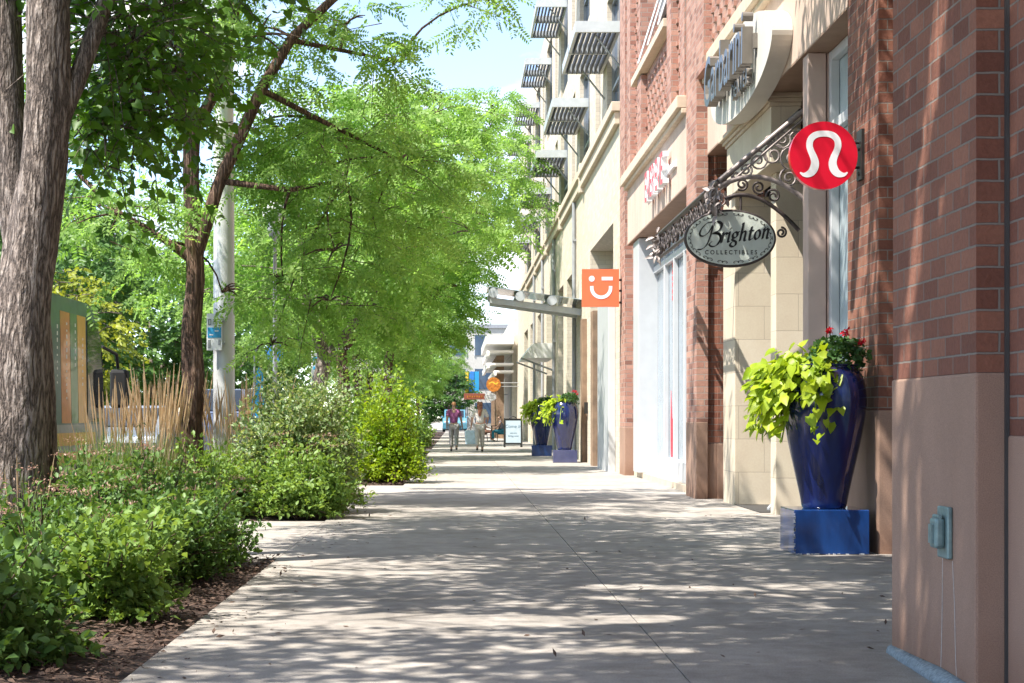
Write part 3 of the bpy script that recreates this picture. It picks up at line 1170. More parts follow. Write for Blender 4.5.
m = MB()
for k, (dx, z0, z1) in enumerate(((0.02, 4.322, 4.36), (0.05, 4.362, 4.40), (0.09, 4.402, 4.452))):
    m.box(3.30 - dx, 3.62, 18.35 - dx, 21.32 + dx, z0, z1)
m.build('cornice', 'ledge_stone', st, 0.006)
dr = MB().box(4.02, 4.06, 16.6, 22.6, 0, 4.45).build('shop_door', 'dark_glass', BB)
m = MB()
for yy in (16.62, 18.2, 19.4, 20.2, 21.0, 22.4):
    m.box(3.96, 4.018, yy, yy + 0.08, 0, 4.44)
m.box(3.965, 4.016, 16.6, 22.5, 2.5, 2.6)
m.build('frame', 'dark_metal', dr)
m = MB().tube([(3.93, 19.95, 0.9), (3.93, 19.95, 1.35)], 0.015, 8)
m.build('handle', 'chrome', dr)

# bay two: the tall white shop window
wn = MB().box(3.50, 3.53, 23.75, 30.35, 0.32, 4.16).build('shop_window', 'poster_glass', BB)
m = MB()
for yy in (23.76, 25.0, 26.25, 27.5, 28.75):
    m.box(3.42, 3.498, yy, yy + 0.09, 0.40, 4.1)
m.box(3.425, 3.496, 23.75, 30.35, 3.55, 3.66)
m.box(3.30, 3.496, 23.75, 31.8, 0.10, 0.40)
m.build('frame', 'white_frame', wn, 0.006)
MB().box(3.17, 3.55, 30.36, 31.3, 0.10, 4.17).build('white_jamb', 'white_frame', wn, 0.006)
MB().box(3.24, 4.4, 23.72, 31.84, -0.01, 0.098).build('sill', 'ledge_stone', wn)
m = MB()
m.box(3.496, 3.499, 27.72, 28.5, 0.42, 0.95)
fr = STREET((3.499, 28.11, 0))
m.prism([(-0.39, 0.95), (0.39, 0.95), (0.36, 1.5), (0.22, 1.06), (0.0, 0.98), (-0.22, 1.06), (-0.36, 1.5)], fr, 0.0, 0.003)
for k in range(6):
    m.box(3.496, 3.4985, 27.95, 28.3, 2.95 + k * 0.105, 3.03 + k * 0.105)
dc = m.build('window_poster', 'decal_red', wn)
m = MB()
rs = random.Random(5)
for k in range(7):
    m = MB()
    z0 = 1.75 + k * 0.155
    for j in range(5):
        a = 27.85 + rs.uniform(0, 0.35)
        zz = z0 + rs.uniform(0, 0.08)
        if rs.random() < 0.5:
            m.box(3.4955, 3.4985, a, a + rs.uniform(0.08, 0.16), zz, zz + 0.016)
        else:
            m.box(3.4955, 3.4985, a, a + 0.02, zz, zz + rs.uniform(0.05, 0.10))
    m.build('window_lettering', 'decal_grey', wn)


# ---- pale buff building
CB = thing('buff_shop_building', 'pale buff brick building with rows of slatted sunshades on its upper floors', 'building', (3.3, 60, 0))
OPEN = [(34.5, 40.4), (45.6, 48.9), (50.5, 53.2), (55.2, 60.0), (62.5, 66.5), (69, 73), (75.5, 79.5)]
m = MB()
wall_holes(m, 3.10, 4.0, 33.005, 90, 0, 6.85, [(a, b, 0, 4.9) for a, b in OPEN])
m.build('ground_wall', 'buff_brick', CB)
m = MB()
pit = 8.4
holes = []
for k in range(7):
    y0 = 34.8 + pit * k
    if y0 + 6.9 > 90:
        break
    for zz, zt in ((7.15, 10.1), (11.0, 14.3)):
        holes.append((y0, y0 + 3.4, zz, zt))
        holes.append((y0 + 5.2, y0 + 6.6, zz, zt))
wall_holes(m, 3.30, 4.0, 33.005, 90, 6.852, 15.2, holes)
m.build('upper_wall', 'buff_brick', CB)
for k, (a, b) in enumerate([(33.1, 42.3), (42.6, 50.6), (51.0, 58.5), (58.9, 66.6), (67.0, 75), (75.4, 83)]):
    m = MB().box(2.94, 3.32, a, b, 6.86, 7.04)
    m.box(3.0, 3.1, a + 0.05, b - 0.05, 6.62, 6.858)
    m.build('cornice', 'ledge_stone', CB, 0.012)
    MB().box(2.98, 3.16, b - 0.05, b + 0.33, 6.5, 7.2).build('cornice_block', 'cream_stucco', CB, 0.01)
for (a, b, c, d) in holes:
    wn = MB().box(3.46, 3.5, a, b, c, d).build('upper_window', 'blue_glass', CB)
    m = MB()
    ny = 3 if b - a > 2 else 2
    for j in range(ny):
        yy = a + (b - a - 0.07) * j / (ny - 1)
        m.box(3.40, 3.458, yy, yy + 0.07, c, d)
    for zz in (c, c + 1.0, d - 0.07):
        m.box(3.405, 3.456, a, b, zz, zz + 0.07)
    m.build('frame', 'grey_metal', wn)


def sunshade(y0, z):
    s = MB()
    L, x0, x1 = 4.3, 2.38, 3.28
    for yy in (y0, y0 + L * 0.5 - 0.04, y0 + L - 0.09):
        s.box(x0, x1, yy, yy + 0.09, z - 0.10, z + 0.12)
    s.box(x0, x0 + 0.06, y0 + 0.092, y0 + L - 0.092, z - 0.09, z + 0.11)
    s.box(x1 - 0.07, x1, y0 + 0.092, y0 + L - 0.092, z - 0.09, z + 0.11)
    o = s.build('sunshade', 'shade_metal', CB)
    s = MB()
    for k in range(8):
        x = x0 + 0.105 + k * 0.100
        for a, b in ((y0 + 0.095, y0 + L * 0.5 - 0.045), (y0 + L * 0.5 + 0.055, y0 + L - 0.095)):
            s.box(x, x + 0.022, a, b, z - 0.12, z + 0.07)
    s.build('louvre_blades', 'louvre_metal', o)
    s = MB()
    for yy in (y0 + 0.3, y0 + L - 0.4):
        s.tube([(x0 + 0.42, yy, z - 0.1), (3.31, yy, z - 0.75)], 0.022, 8)
    s.build('strut', 'grey_metal', o)


for k in range(6):
    for zz in (8.85, 13.3):
        sunshade(34.9 + pit * k, zz)

for i, (a, b) in enumerate(OPEN):
    wn = MB().box(3.72, 3.76, a, b, 0, 4.89).build('shop_window', 'pale_glass' if i % 2 else 'poster_glass', CB)
    m = MB()
    ny = max(2, int((b - a) / 1.3) + 1)
    for j in range(ny):
        yy = a + (b - a - 0.08) * j / (ny - 1)
        m.box(3.62, 3.718, yy, yy + 0.08, 0, 4.88)
    for zz in (0.0, 2.6, 4.8):
        m.box(3.625, 3.716, a, b, zz, zz + 0.08)
    m.build('frame', 'white_frame' if i < 1 else 'wood_and_shade_brown', wn)
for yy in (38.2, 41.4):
    MB().box(2.98, 3.22, yy, yy + 0.55, -0.01, 3.4).build('brown_column', 'wood_and_shade_brown', CB, 0.01)  # doorway columns; brown puts dappled tree shade into their colour
MB().box(2.96, 3.099, 34.0, 36.6, -0.01, 3.55).build('white_shopfront', 'white_frame', CB, 0.01)
for yy in (45.1, 54.4, 61.6, 68.2):
    m = MB().tube([(3.04, yy, 0), (3.04, yy, 6.6)], 0.05, 8)
    for zz in (1.2, 3.4, 5.6):
        m.box(3.0, 3.10, yy - 0.07, yy + 0.07, zz, zz + 0.05)
    m.build('downpipe', 'far_grey', CB)
m = MB().box(3.02, 3.098, 41.1, 41.26, 1.15, 1.42)
m.build('wall_box', 'dark_metal', CB)

# ---- the timber-fronted cafe building beyond
TB = thing('cafe_building', 'low cream cafe front with brown timber columns and white slatted canopy', 'building', (3, 100, 0))
MB().box(2.9, 12, 90.01, 135, 0, 6.2).build('wall', 'far_cream', TB)
for k in range(6):
    MB().box(2.1, 2.5, 91 + k * 2.6, 91.6 + k * 2.6, 0, 4.3).build('brown_column', 'wood_and_shade_brown', TB)
for zz, xx in ((4.35, 1.55), (3.72, 1.55), (3.35, 1.9)):
    m = MB()
    for k in range(12):
        m.box(xx, 2.895, 88 + k * 1.4, 88.5 + k * 1.4, zz, zz + 0.10)
    m.box(xx + 0.02, xx + 0.14, 87.9, 104.2, zz - 0.16, zz - 0.002)
    m.build('canopy_slats', 'white_paint', TB)
MB().box(1.5, 2.895, 87.5, 104.5, 4.75, 5.2).build('canopy_roof', 'white_paint', TB)
m = MB()
for k in range(5):
    m.box(2.86, 2.899, 106 + k * 5, 109.6 + k * 5, 0.3, 3.6)
m.build('shop_window', 'dark_glass', TB)

# ---- glass canopy on pipes over the buff building's entrance
cp = thing('steel_canopy', 'slanting grey steel canopy with round pipe ends over the buff building entrance', 'canopy', (3.1, 44, 3.6))
m = MB()
for yy in (43.5, 44.7):
    m.prism([(0.85, 3.91), (3.098, 3.60), (3.098, 3.76), (0.85, 4.05)], (Vector((0, yy, 0)), Vector((1, 0, 0)), Vector((0, 0, 1)), Vector((0, -1, 0))), -0.08, 0.08)
m.build('beam', 'shade_metal', cp, 0.008)
for k, x in enumerate((0.92, 1.58, 2.36)):
    zc = 4.06 - (x - 0.85) * 0.13
    m = MB().tube([(x, 43.0, zc + 0.08), (x, 45.2, zc + 0.08)], 0.12, 16)
    m.build('pipe', 'shade_metal', cp)
m = MB().prism([(0.78, 4.275), (3.098, 3.955), (3.098, 3.97), (0.78, 4.29)], (Vector((0, 44.1, 0)), Vector((1, 0, 0)), Vector((0, 0, 1)), Vector((0, -1, 0))), -1.1, 1.1)
m.build('glass_sheet', 'pale_glass', cp)

aw = thing('small_awning', 'small pale sloping awning over a doorway of the buff building', 'awning', (3.1, 57, 3))
m = MB().prism([(2.15, 2.95), (3.098, 2.95), (3.098, 3.42), (2.45, 3.42), (2.15, 3.02)], (Vector((0, 57.5, 0)), Vector((1, 0, 0)), Vector((0, 0, 1)), Vector((0, -1, 0))), -2.2, 2.2)
m.build('fabric_cover', 'white_paint', aw)
m = MB()
for yy in (55.4, 59.6):
    m.tube([(2.05, yy, 2.95), (3.1, yy, 2.55)], 0.03, 6)
m.build('bracket', 'grey_metal', aw)


# ------------------------------------------------------------------ signs
# oval wall sign with raised letters
ov = thing('oval_wall_sign', 'big white oval sign with raised steel letters on the peach wall above the portal', 'sign', (3.2, 18.75, 4.8))
fr = STREET((3.255, 18.95, 4.80))
outer = ell(2.04, 0.46, 64)
m = MB().prism(outer, fr, 0.0, 0.20)
m.build('oval_panel', 'oval_white', ov, 0.02)
m = MB()
text(m, 'Garbarini', 0.80, STREET((3.255, 19.15, 4.90)), 0.24, 0.11, 0, 1, 0.1, 0.98, xs=0.94, offset=0.004)
m.build('raised_letters', ['letter_steel', 'letter_side'], ov)
m = MB()
text(m, 'DENVER', 0.24, STREET((3.255, 18.4, 4.55)), 0.22, 0.06, 0, 1, 0.0, 1.25)
m.build('small_letters', ['letter_steel', 'letter_side'], ov)
m = MB()
for dy in (-1.2, 0, 1.2):
    m.box(3.012, 3.06, 18.95 + dy - 0.03, 18.95 + dy + 0.03, 4.8, 4.95)
m.build('standoffs', 'letter_side', ov)

ev = thing('wall_letters', 'red and white raised wall letters on the peach panel above the white shop window', 'sign', (3.12, 26.6, 4.65))
m = MB()
text(m, 'EVEREVE', 0.66, STREET((3.12, 26.55, 4.66)), 0.04, 0.09, 0, 1, 0.0, 1.0, xs=0.98, offset=0.006)
m.build('letters', ['letter_red', 'sign_white'], ev)
MB().box(3.07, 3.119, 24.7, 28.4, 4.60, 4.68).build('rail', 'sign_white', ev)

# round red blade sign with a white looped emblem
rd = thing('round_blade_sign', 'round red blade sign with a white looped emblem on the nearer brick pillar', 'sign', (3.25, 14.05, 3.15))
cx, cz, yy, rad = 2.945, 3.153, 14.05, 0.272
fr = FRONT((cx, yy, cz))
m = MB().prism(ell(rad, rad, 64), fr, -0.035, 0.035)
m.build('disc', 'sign_red', rd, 0.006)
m = MB()
half = [(-0.70, -0.50, 0.035), (-0.60, -0.565, 0.10), (-0.48, -0.56, 0.17), (-0.37, -0.50, 0.215), (-0.29, -0.38, 0.235), (-0.26, -0.22, 0.225), (-0.30, -0.05, 0.20),
        (-0.375, 0.12, 0.185), (-0.42, 0.28, 0.185), (-0.40, 0.44, 0.185), (-0.31, 0.56, 0.185), (-0.17, 0.625, 0.175), (0.0, 0.64, 0.165)]
full = half + [(-x, y, w_) for x, y, w_ in half[-2::-1]]
def smoothline(pts, k=5):
    out = []
    for i in range(len(pts) - 1):
        p0, p1, p2, p3 = pts[max(i - 1, 0)], pts[i], pts[i + 1], pts[min(i + 2, len(pts) - 1)]
        for j in range(k):
            t = j / k
            out.append(tuple(0.5 * ((2 * b) + (-a + c) * t + (2 * a - 5 * b + 4 * c - d) * t * t + (-a + 3 * b - 3 * c + d) * t ** 3) for a, b, c, d in zip(p0, p1, p2, p3)))
    out.append(tuple(pts[-1]))
    return out
sm = smoothline(full)
m.ribbon([(x * rad, y * rad) for x, y, _ in sm], [w_ * rad * 1.05 for _, _, w_ in sm], fr, 0.0375)
m.ribbon([(-x * rad, y * rad) for x, y, _ in sm], [w_ * rad * 1.05 for _, _, w_ in sm], (fr[0], fr[1], fr[2], -fr[3]), 0.0375)
m.build('emblem', 'sign_white', rd)
m = MB()
m.box(3.236, 3.259, 13.96, 14.14, 2.96, 3.36)
for zz in (3.06, 3.26):
    m.tube([(cx + rad * 0.9, yy, zz), (3.24, yy, zz)], 0.012, 8)
    m.tube([(3.225, yy, zz - 0.05), (3.238, yy, zz - 0.05)], 0.018, 8)
m.build('bracket', 'dark_metal', rd)

# orange square blade sign
oq = thing('square_blade_sign', 'orange square blade sign with a white winking smile on the far brick pillar', 'sign', (3.05, 32.6, 3.47))
fr = FRONT((2.69, 32.6, 3.47))
m = MB().prism([(-0.345, -0.35), (0.345, -0.35), (0.345, 0.35), (-0.345, 0.35)], fr, -0.05, 0.05)
m.build('panel', 'sign_orange', oq, 0.008)
m = MB()
m.prism(ell(0.055, 0.055, 24, cx=-0.165, cy=0.17), fr, 0.048, 0.056)
m.prism([(0.02, 0.14), (0.225, 0.14), (0.225, 0.205), (0.02, 0.205)], fr, 0.048, 0.056)
arc = ell(0.175, 0.175, 28, math.pi, 2 * math.pi, cx=0.01, cy=0.0)
arc = [(-0.165, 0.035)] + arc + [(0.185, 0.035)]
m.ribbon(arc, 0.065, fr, 0.056)
m.build('smile_emblem', 'sign_white', oq)
m = MB()
for zz in (3.20, 3.42, 3.62):
    m.tube([(3.03, 32.6, zz), (3.095, 32.6, zz)], 0.022, 8)
m.build('bracket', 'dark_metal', oq)

# scroll iron canopy frame over the portal
ia = thing('iron_canopy_frame', 'dark wrought iron canopy frame with sunlit-toned scrolls over the stone portal', 'canopy frame', (3.4, 19.5, 3.4))
YN, YF, XO = 17.5, 22.6, 2.63


def iron_side(yy, mat):
    m = MB()
    m.tube([(3.47, yy, 4.12), (XO, yy, 3.42)], 0.028, 8)
    m.tube([(3.47, yy, 4.04), (XO + 0.06, yy, 3.36)], 0.014, 6)
    arch = bez((XO, yy, 3.36), (3.06, yy, 3.62), (3.5, yy, 3.22), 14)
    m.tube(arch, 0.026, 8)
    fr = FRONT((0, yy, 0))
    def sc(cx, cz, r0, r1, a, t, rr=0.011):
        m.tube([(x, yy, z) for x, z in spiral(cx, cz, r0, r1, a, t)], rr, 6)
    for cx, cz, r, a, t in ((2.90, 3.53, 0.075, 3.6, 1.7), (3.02, 3.62, 0.11, 2.2, -1.7), (3.17, 3.68, 0.12, 0.5, 1.6), (3.27, 3.84, 0.10, 3.4, 1.7),
                            (3.36, 3.66, 0.13, 4.4, -1.6), (3.40, 3.86, 0.09, 1.4, -1.7), (3.13, 3.82, 0.06, 5.0, 1.4), (2.80, 3.47, 0.045, 3.0, 1.4),
                            (3.33, 3.45, 0.10, 2.0, 1.6), (3.44, 3.52, 0.07, 5.2, 1.5)):
        sc(cx, cz, r, 0.018, a, t)
    return m.build('side_frame', mat, ia)


iron_side(YN, 'sunlit_iron')
iron_side(YF, 'sunlit_iron')
m = MB()
m.tube([(XO, YN, 3.42), (XO, YF, 3.42)], 0.030, 8)
m.tube([(XO, YN, 3.12), (XO, YF, 3.12)], 0.022, 8)
m.tube([(3.45, YN, 4.12), (3.45, YF, 4.12)], 0.03, 8)
for k in range(13):
    yc = YN + 0.2 + k * (YF - YN - 0.4) / 12
    s = 1 if k % 2 else -1
    m.tube([(XO, yc + y_ * 1.25, 3.27 + z_ * s) for y_, z_ in spiral(0, 0, 0.13, 0.02, 0.6, 1.8)], 0.014, 6)
    m.tube([(XO, yc + 0.2 + y_, 3.27 - z_ * s) for y_, z_ in spiral(0, 0, 0.08, 0.015, 2.6, 1.5)], 0.012, 6)
m.build('front_scrollwork', 'iron', ia)
rs = np.random.default_rng(3)
lpos = np.concatenate([np.array([XO - 0.03, ye, 3.27]) + rs.normal(size=(34, 3)) * np.array([0.035, 0.055, 0.085]) for ye in (YN, YN + 0.3, YF - 0.1, YF)])
ldir = rs.normal(size=lpos.shape) * 0.5 + np.array([-0.2, -0.2, -0.9])
scatter_mesh('cast_leaves', tmpl_leaf(0.42, 0.16), lpos, ldir, rs.normal(size=lpos.shape) * 0.4 + np.array([-0.6, -0.8, 0.3]), rs.uniform(0.06, 0.13, len(lpos)), 'sunlit_iron', ia)
for k in range(4):
    yb = YN + 0.9 + k * 1.2
    m = MB().tube([(XO, yb, 3.42), (3.45, yb, 4.10)], 0.018, 6)
    m.build('rafter', 'iron', ia)

# hanging oval sign
hs = thing('hanging_oval_sign', 'pale oval hanging sign with dark script lettering under the iron canopy frame', 'sign', (2.82, 17.75, 3.2))
SY = 17.75
cx, cz = (730 - 456) / F * SY, H + (418 - 238.5) / F * SY
RX, RZ = 0.455, 0.282
fr = FRONT((cx, SY, cz))
m = MB().prism(ell(RX - 0.012, RZ - 0.012, 72), fr, -0.03, 0.03)
m.build('panel', 'sign_cream', hs)
m = MB()
m.tube([(cx + x, SY, cz + z_) for x, z_ in ell(RX - 0.006, RZ - 0.006, 72)] + [(cx + RX - 0.006, SY, cz)], 0.020, 8)
m.build('rim', 'iron', hs)
m = MB()
arch = bez((XO + 0.10, SY, 3.27), (3.04, SY, 3.44), (3.48, SY, 2.95), 14)
m.tube(arch, 0.022, 8)
m.tube([(cx - 0.16, SY, cz + RZ - 0.02), (cx - 0.16, SY, 3.33)], 0.018, 8)
m.tube([(cx + 0.11, SY, cz + RZ - 0.02), (cx + 0.11, SY, 3.31)], 0.013, 8)
for a_, b_, r_, s_, t_ in ((2.90, 3.42, 0.065, 4.0, 1.6), (3.07, 3.39, 0.07, 5.4, -1.6), (3.22, 3.30, 0.075, 3.2, -1.6), (3.30, 2.93, 0.055, 1.6, -1.5)):
    m.tube([(x, SY, z_) for x, z_ in spiral(a_, b_, r_, 0.015, s_, t_)], 0.012, 6)
m.tube([(cx - 0.16, SY, 3.33), (XO, SY, 3.12)], 0.014, 6)
m.build('hanger', 'iron', hs)


def SP(*pts):
    return smoothline([tuple(p) for p in pts], 6)


m = MB()
t_ = 0.0325
fx = FRONT((cx, SY, cz))
def nibs(strokes, x, y, s, wn, shear=0.22):
    for st_ in strokes:
        m.nib([(x + (px_ + py_ * shear) * s, y + py_ * s) for px_, py_ in SP(*st_)], fx, t_, wn)
xh = 0.098
LET = {
    'r': [[(0.05, 1), (0.12, 0.95), (0.12, 0)], [(0.12, 0.65), (0.3, 0.95), (0.48, 0.98), (0.52, 0.85)]],
    'i': [[(0.02, 0.9), (0.12, 0.98), (0.12, 0.1), (0.25, 0.02)], [(0.12, 1.38), (0.15, 1.42)]],
    'g': [[(0.55, 0.85), (0.3, 1.0), (0.08, 0.75), (0.15, 0.42), (0.4, 0.4), (0.55, 0.65), (0.5, 0.92), (0.66, 1.0)],
          [(0.2, 0.4), (0.1, 0.22), (0.3, 0.1), (0.55, -0.05), (0.55, -0.4), (0.25, -0.52), (0.0, -0.35), (0.1, -0.1), (0.3, 0.08)]],
    'h': [[(0.05, 1.75), (0.12, 1.7), (0.12, 0)], [(0.12, 0.6), (0.3, 0.95), (0.5, 0.95), (0.55, 0.7), (0.55, 0.1), (0.68, 0.02)]],
    't': [[(0.15, 1.35), (0.15, 0.2), (0.25, 0.0), (0.42, 0.12)], [(0.0, 0.95), (0.38, 0.97)]],
    'o': [[(0.32, 1.0), (0.08, 0.7), (0.1, 0.22), (0.32, 0.0), (0.55, 0.28), (0.54, 0.75), (0.32, 1.0)]],
    'n': [[(0.05, 1), (0.12, 0.95), (0.12, 0)], [(0.12, 0.6), (0.3, 0.95), (0.5, 0.95), (0.55, 0.7), (0.55, 0.1), (0.68, 0.02)]],
}
x = -0.105
for ch, adv in (('r', 0.56), ('i', 0.36), ('g', 0.70), ('h', 0.78), ('t', 0.50), ('o', 0.70), ('n', 0.7)):
    nibs(LET[ch], x, -0.045 + 0.10 * (x + 0.1), xh, 0.025)
    x += adv * xh * 1.18
# the large swash capital
Bs = [[(0.06, 1.85), (0.0, 1.3), (-0.12, 0.6), (-0.30, 0.05), (-0.62, -0.25), (-0.95, -0.28)],
      [(0.06, 1.85), (-0.45, 1.75), (-0.85, 1.25), (-0.90, 0.85), (-0.62, 0.75), (-0.25, 1.05), (0.05, 1.65), (0.4, 1.88), (0.68, 1.65), (0.55, 1.2), (0.1, 0.98)],
      [(0.1, 0.98), (0.55, 0.92), (0.72, 0.55), (0.5, 0.08), (0.15, -0.05), (-0.1, 0.1), (0.05, 0.3)]]
nibs(Bs, -0.205, -0.078, 0.132, 0.019, 0.12)
nibs([[(0.40, 1.86), (0.66, 1.65), (0.55, 1.22), (0.1, 0.98)], [(0.1, 0.98), (0.55, 0.92), (0.72, 0.55), (0.5, 0.08)]], -0.202, -0.078, 0.132, 0.030, 0.12)
text(m, 'COLLECTIBLES', 0.060, (fx[0] + Vector((0.005, 0, -0.145)), fx[1], fx[2], fx[3]), 0.0305, 0.002, 0, None, 0.0, 1.55, xs=0.92, offset=0.0010)
# ornamental border
for k in range(16):
    a = 2 * math.pi * (k + 0.5) / 16
    bx, bz = (RX - 0.045) * math.cos(a), (RZ - 0.040) * math.sin(a)
    ta = math.atan2((RZ - 0.04) * math.cos(a), -(RX - 0.045) * math.sin(a))
    c_, s_ = math.cos(ta), math.sin(ta)
    for sg in (-1, 1):
        pts = [(sg * u_, v_) for u_, v_ in [(0.0, -0.004), (0.02, 0.008), (0.042, 0.006), (0.05, -0.006), (0.038, -0.010), (0.034, -0.002)]]
        m.ribbon([(bx + px_ * c_ - py_ * s_, bz + px_ * s_ + py_ * c_) for px_, py_ in smoothline(pts, 4)], 0.0055, fx, 0.0325 + 0.0003 * (sg > 0))
    m.ribbon([(bx - 0.01 * s_, bz + 0.01 * c_), (bx + 0.012 * s_, bz - 0.012 * c_)], [0.003, 0.014], fx, 0.0328)
m.build('lettering', 'sign_black', hs)

# weatherproof outlet on the near pillar, with lime streaks under it
eo = thing('outlet_box', 'verdigris metal outlet box on the stucco base of the nearest pillar', 'outlet', (1.947, 6.92, 0.6))
m = MB().box(1.925, 1.9465, 6.855, 7.005, 0.495, 0.70)
m.build('plate', 'verdigris', eo, 0.006)
m = MB().box(1.885, 1.9245, 6.885, 6.975, 0.535, 0.655)
lid = m.build('lid', 'verdigris', eo, 0.012)
m = MB().tube([(1.905, 6.89, 0.660), (1.905, 6.97, 0.660)], 0.009, 8)
m.box(1.876, 1.8845, 6.905, 6.955, 0.555, 0.63)
m.build('hinge', 'verdigris', eo)
m = MB()
for pts in ([(7.0, 0.49), (7.003, 0.35), (7.01, 0.2), (7.025, 0.04)], [(6.86, 0.49), (6.845, 0.40), (6.83, 0.3), (6.82, 0.15), (6.80, 0.01)]):
    m.ribbon(smoothline([(-a, b) for a, b in pts]), 0.006, STREET((1.9468, 0, 0)), 0.001)
m.build('lime_streaks', 'limescale', eo)


# ------------------------------------------------------------------ planters
def planter(cx, cy, s, kind, vine=True):
    """kind: materials of plinth and where it stands"""
    a = 0.29 * s
    hh = kind['ph']
    pl = MB().box(cx - a, cx + a, cy - a, cy + a, 0.001, hh).build('plinth', kind['pm'], None, 0.008)
    tag(pl, kind['plinth_label'], 'plinth')
    if kind.get('chips'):
        m = MB()
        rs = random.Random(9)
        for k in range(70):
            t = rs.random()
            if rs.random() < 0.5:
                m.box(cx - a - 0.002, cx - a + 0.006 + 0.006 * rs.random(), cy - a - 0.002, cy - a + 0.003, t * hh * 0.93, t * hh * 0.93 + rs.uniform(0.003, 0.012))
            else:
                x = cx - a + t * 2 * a * 0.97
                m.box(x, x + rs.uniform(0.005, 0.02), cy - a - 0.002, cy - a + 0.004, 0.001, 0.004 + 0.008 * rs.random())
        m.build('chipped_edges', 'chip_white', pl)
    po = thing('planter_pot', kind['pot_label'], 'planter', (cx, cy, hh))
    z0, sc = hh + 0.002, (kind['top'] - hh) / 1.08
    prof = [(0.165, 0), (0.175, 0.02), (0.19, 0.10), (0.235, 0.30), (0.285, 0.52), (0.318, 0.70), (0.328, 0.80), (0.322, 0.90), (0.295, 1.0), (0.262, 1.055), (0.255, 1.07), (0.268, 1.08), (0.262, 1.085), (0.235, 1.075), (0.225, 1.0)]
    # smooth the profile
    pr = smoothline(prof, 4)
    MB().lathe(cx, cy, [(r * s, z0 + z * sc) for r, z in pr], 48, cap=False).build('body', 'cobalt_glaze', po)
    MB().lathe(cx, cy, [(0.01, z0 + 0.02), (0.16 * s, z0 + 0.02)], 24, cap=False).build('bottom', 'cobalt_glaze', po)
    MB().lathe(cx, cy, [(0.001, z0 + 1.03 * sc), (0.23 * s, z0 + 1.03 * sc)], 24, cap=False).build('potting_soil', 'mulch', po)
    zt = z0 + 1.06 * sc
    if vine:
        v = thing('sweet_potato_vine', kind['vine_label'], 'plant', (cx, cy, zt - 0.05))
        n = kind['vn']
        # trailing stems falling over the pot's street side
        Ps, Ds, Ns = [], [], []
        mb = MB()
        for k in range(58):
            az = math.pi + RNG.normal() * 0.75 - 0.30
            reach = RNG.uniform(0.04, 0.31) * s
            drop = RNG.uniform(0.02, 0.58) * s
            st_ = np.array([cx + math.cos(az) * 0.12 * s, cy + math.sin(az) * 0.12 * s, zt])
            top = np.array([cx + math.cos(az) * (0.22 * s + reach * 0.5), cy + math.sin(az) * (0.22 * s + reach * 0.5), zt + RNG.uniform(0.0, 0.15) * s])
            end = np.array([cx + math.cos(az) * (0.26 * s + reach), cy + math.sin(az) * (0.26 * s + reach), zt - drop])
            pts = bez(st_, top, end, 7)
            mb.tube(pts, 0.006, 5, cap=False)
            for j in range(n):
                t = RNG.uniform(0.25, 1.0)
                p = st_ * (1 - t) ** 2 + top * 2 * t * (1 - t) + end * t * t
                out = np.array([math.cos(az), math.sin(az), 0])
                Ps.append(p + RNG.normal(size=3) * 0.035 * s + out * 0.03)
                Ds.append(out * 0.6 + RNG.normal(size=3) * 0.55 + np.array([0, 0, -0.75]))
                Ns.append(out * 0.55 + np.array([-0.2, -0.35, 0.75]) + RNG.normal(size=3) * 0.35)
        for j in range(70):
            p = np.array([cx - 0.10 * s, cy, zt + 0.06]) + RNG.normal(size=3) * np.array([0.13, 0.13, 0.05]) * s
            Ps.append(p)
            Ds.append(RNG.normal(size=3) + np.array([-0.5, -0.2, -0.1]))
            Ns.append(np.array([-0.1, -0.3, 1.0]) + RNG.normal(size=3) * 0.3)
        Ps = np.array(Ps)
        scatter_mesh('leaves', tmpl_heart(0.88, 0.10), Ps, np.array(Ds), np.array(Ns), RNG.uniform(0.065, 0.12, len(Ps)) * s, 'lime_leaf', v)
        mb.build('stems', 'lime_leaf', v)
    gr = thing('geranium', kind['ger_label'], 'plant', (cx, cy, zt - 0.05))
    k = 620
    c = np.array([cx + 0.10 * s, cy - 0.05, zt + 0.07])
    d = rand_unit(k)
    d[:, 2] = np.abs(d[:, 2])
    q = c + d * (RNG.uniform(0.4, 1.0, k) ** 0.5)[:, None] * np.array([0.24, 0.24, 0.17]) * s
    q[: k // 3, 2] -= RNG.uniform(0, 0.16, k // 3) * s
    scatter_mesh('leaves', tmpl_heart(1.1, 0.15), q, d + RNG.normal(size=d.shape) * 0.6, d * 0.5 + np.array([0, -0.3, 0.8]) + RNG.normal(size=d.shape) * 0.4, RNG.uniform(0.022, 0.05, k) * s, 'geranium_leaf', gr)
    mb = MB()
    heads = kind['heads']
    for (hx, hy, hz) in heads:
        mb.tube([c + np.array([hx * 0.5, hy * 0.5, 0.0]) * s, c + np.array([hx, hy, hz]) * s], 0.005, 5)
    mb.build('stalks', 'geranium_leaf', gr)
    hp = np.concatenate([c + np.array([hx, hy, hz]) * s + RNG.normal(size=(26, 3)) * 0.014 * s for hx, hy, hz in heads])
    scatter_mesh('flowers', tmpl_heart(1.0, 0.2), hp, rand_unit(len(hp)), rand_unit(len(hp)) + np.array([0, -0.4, 0.8]), RNG.uniform(0.014, 0.026, len(hp)) * s, kind.get('flower', 'flower_red'), gr)


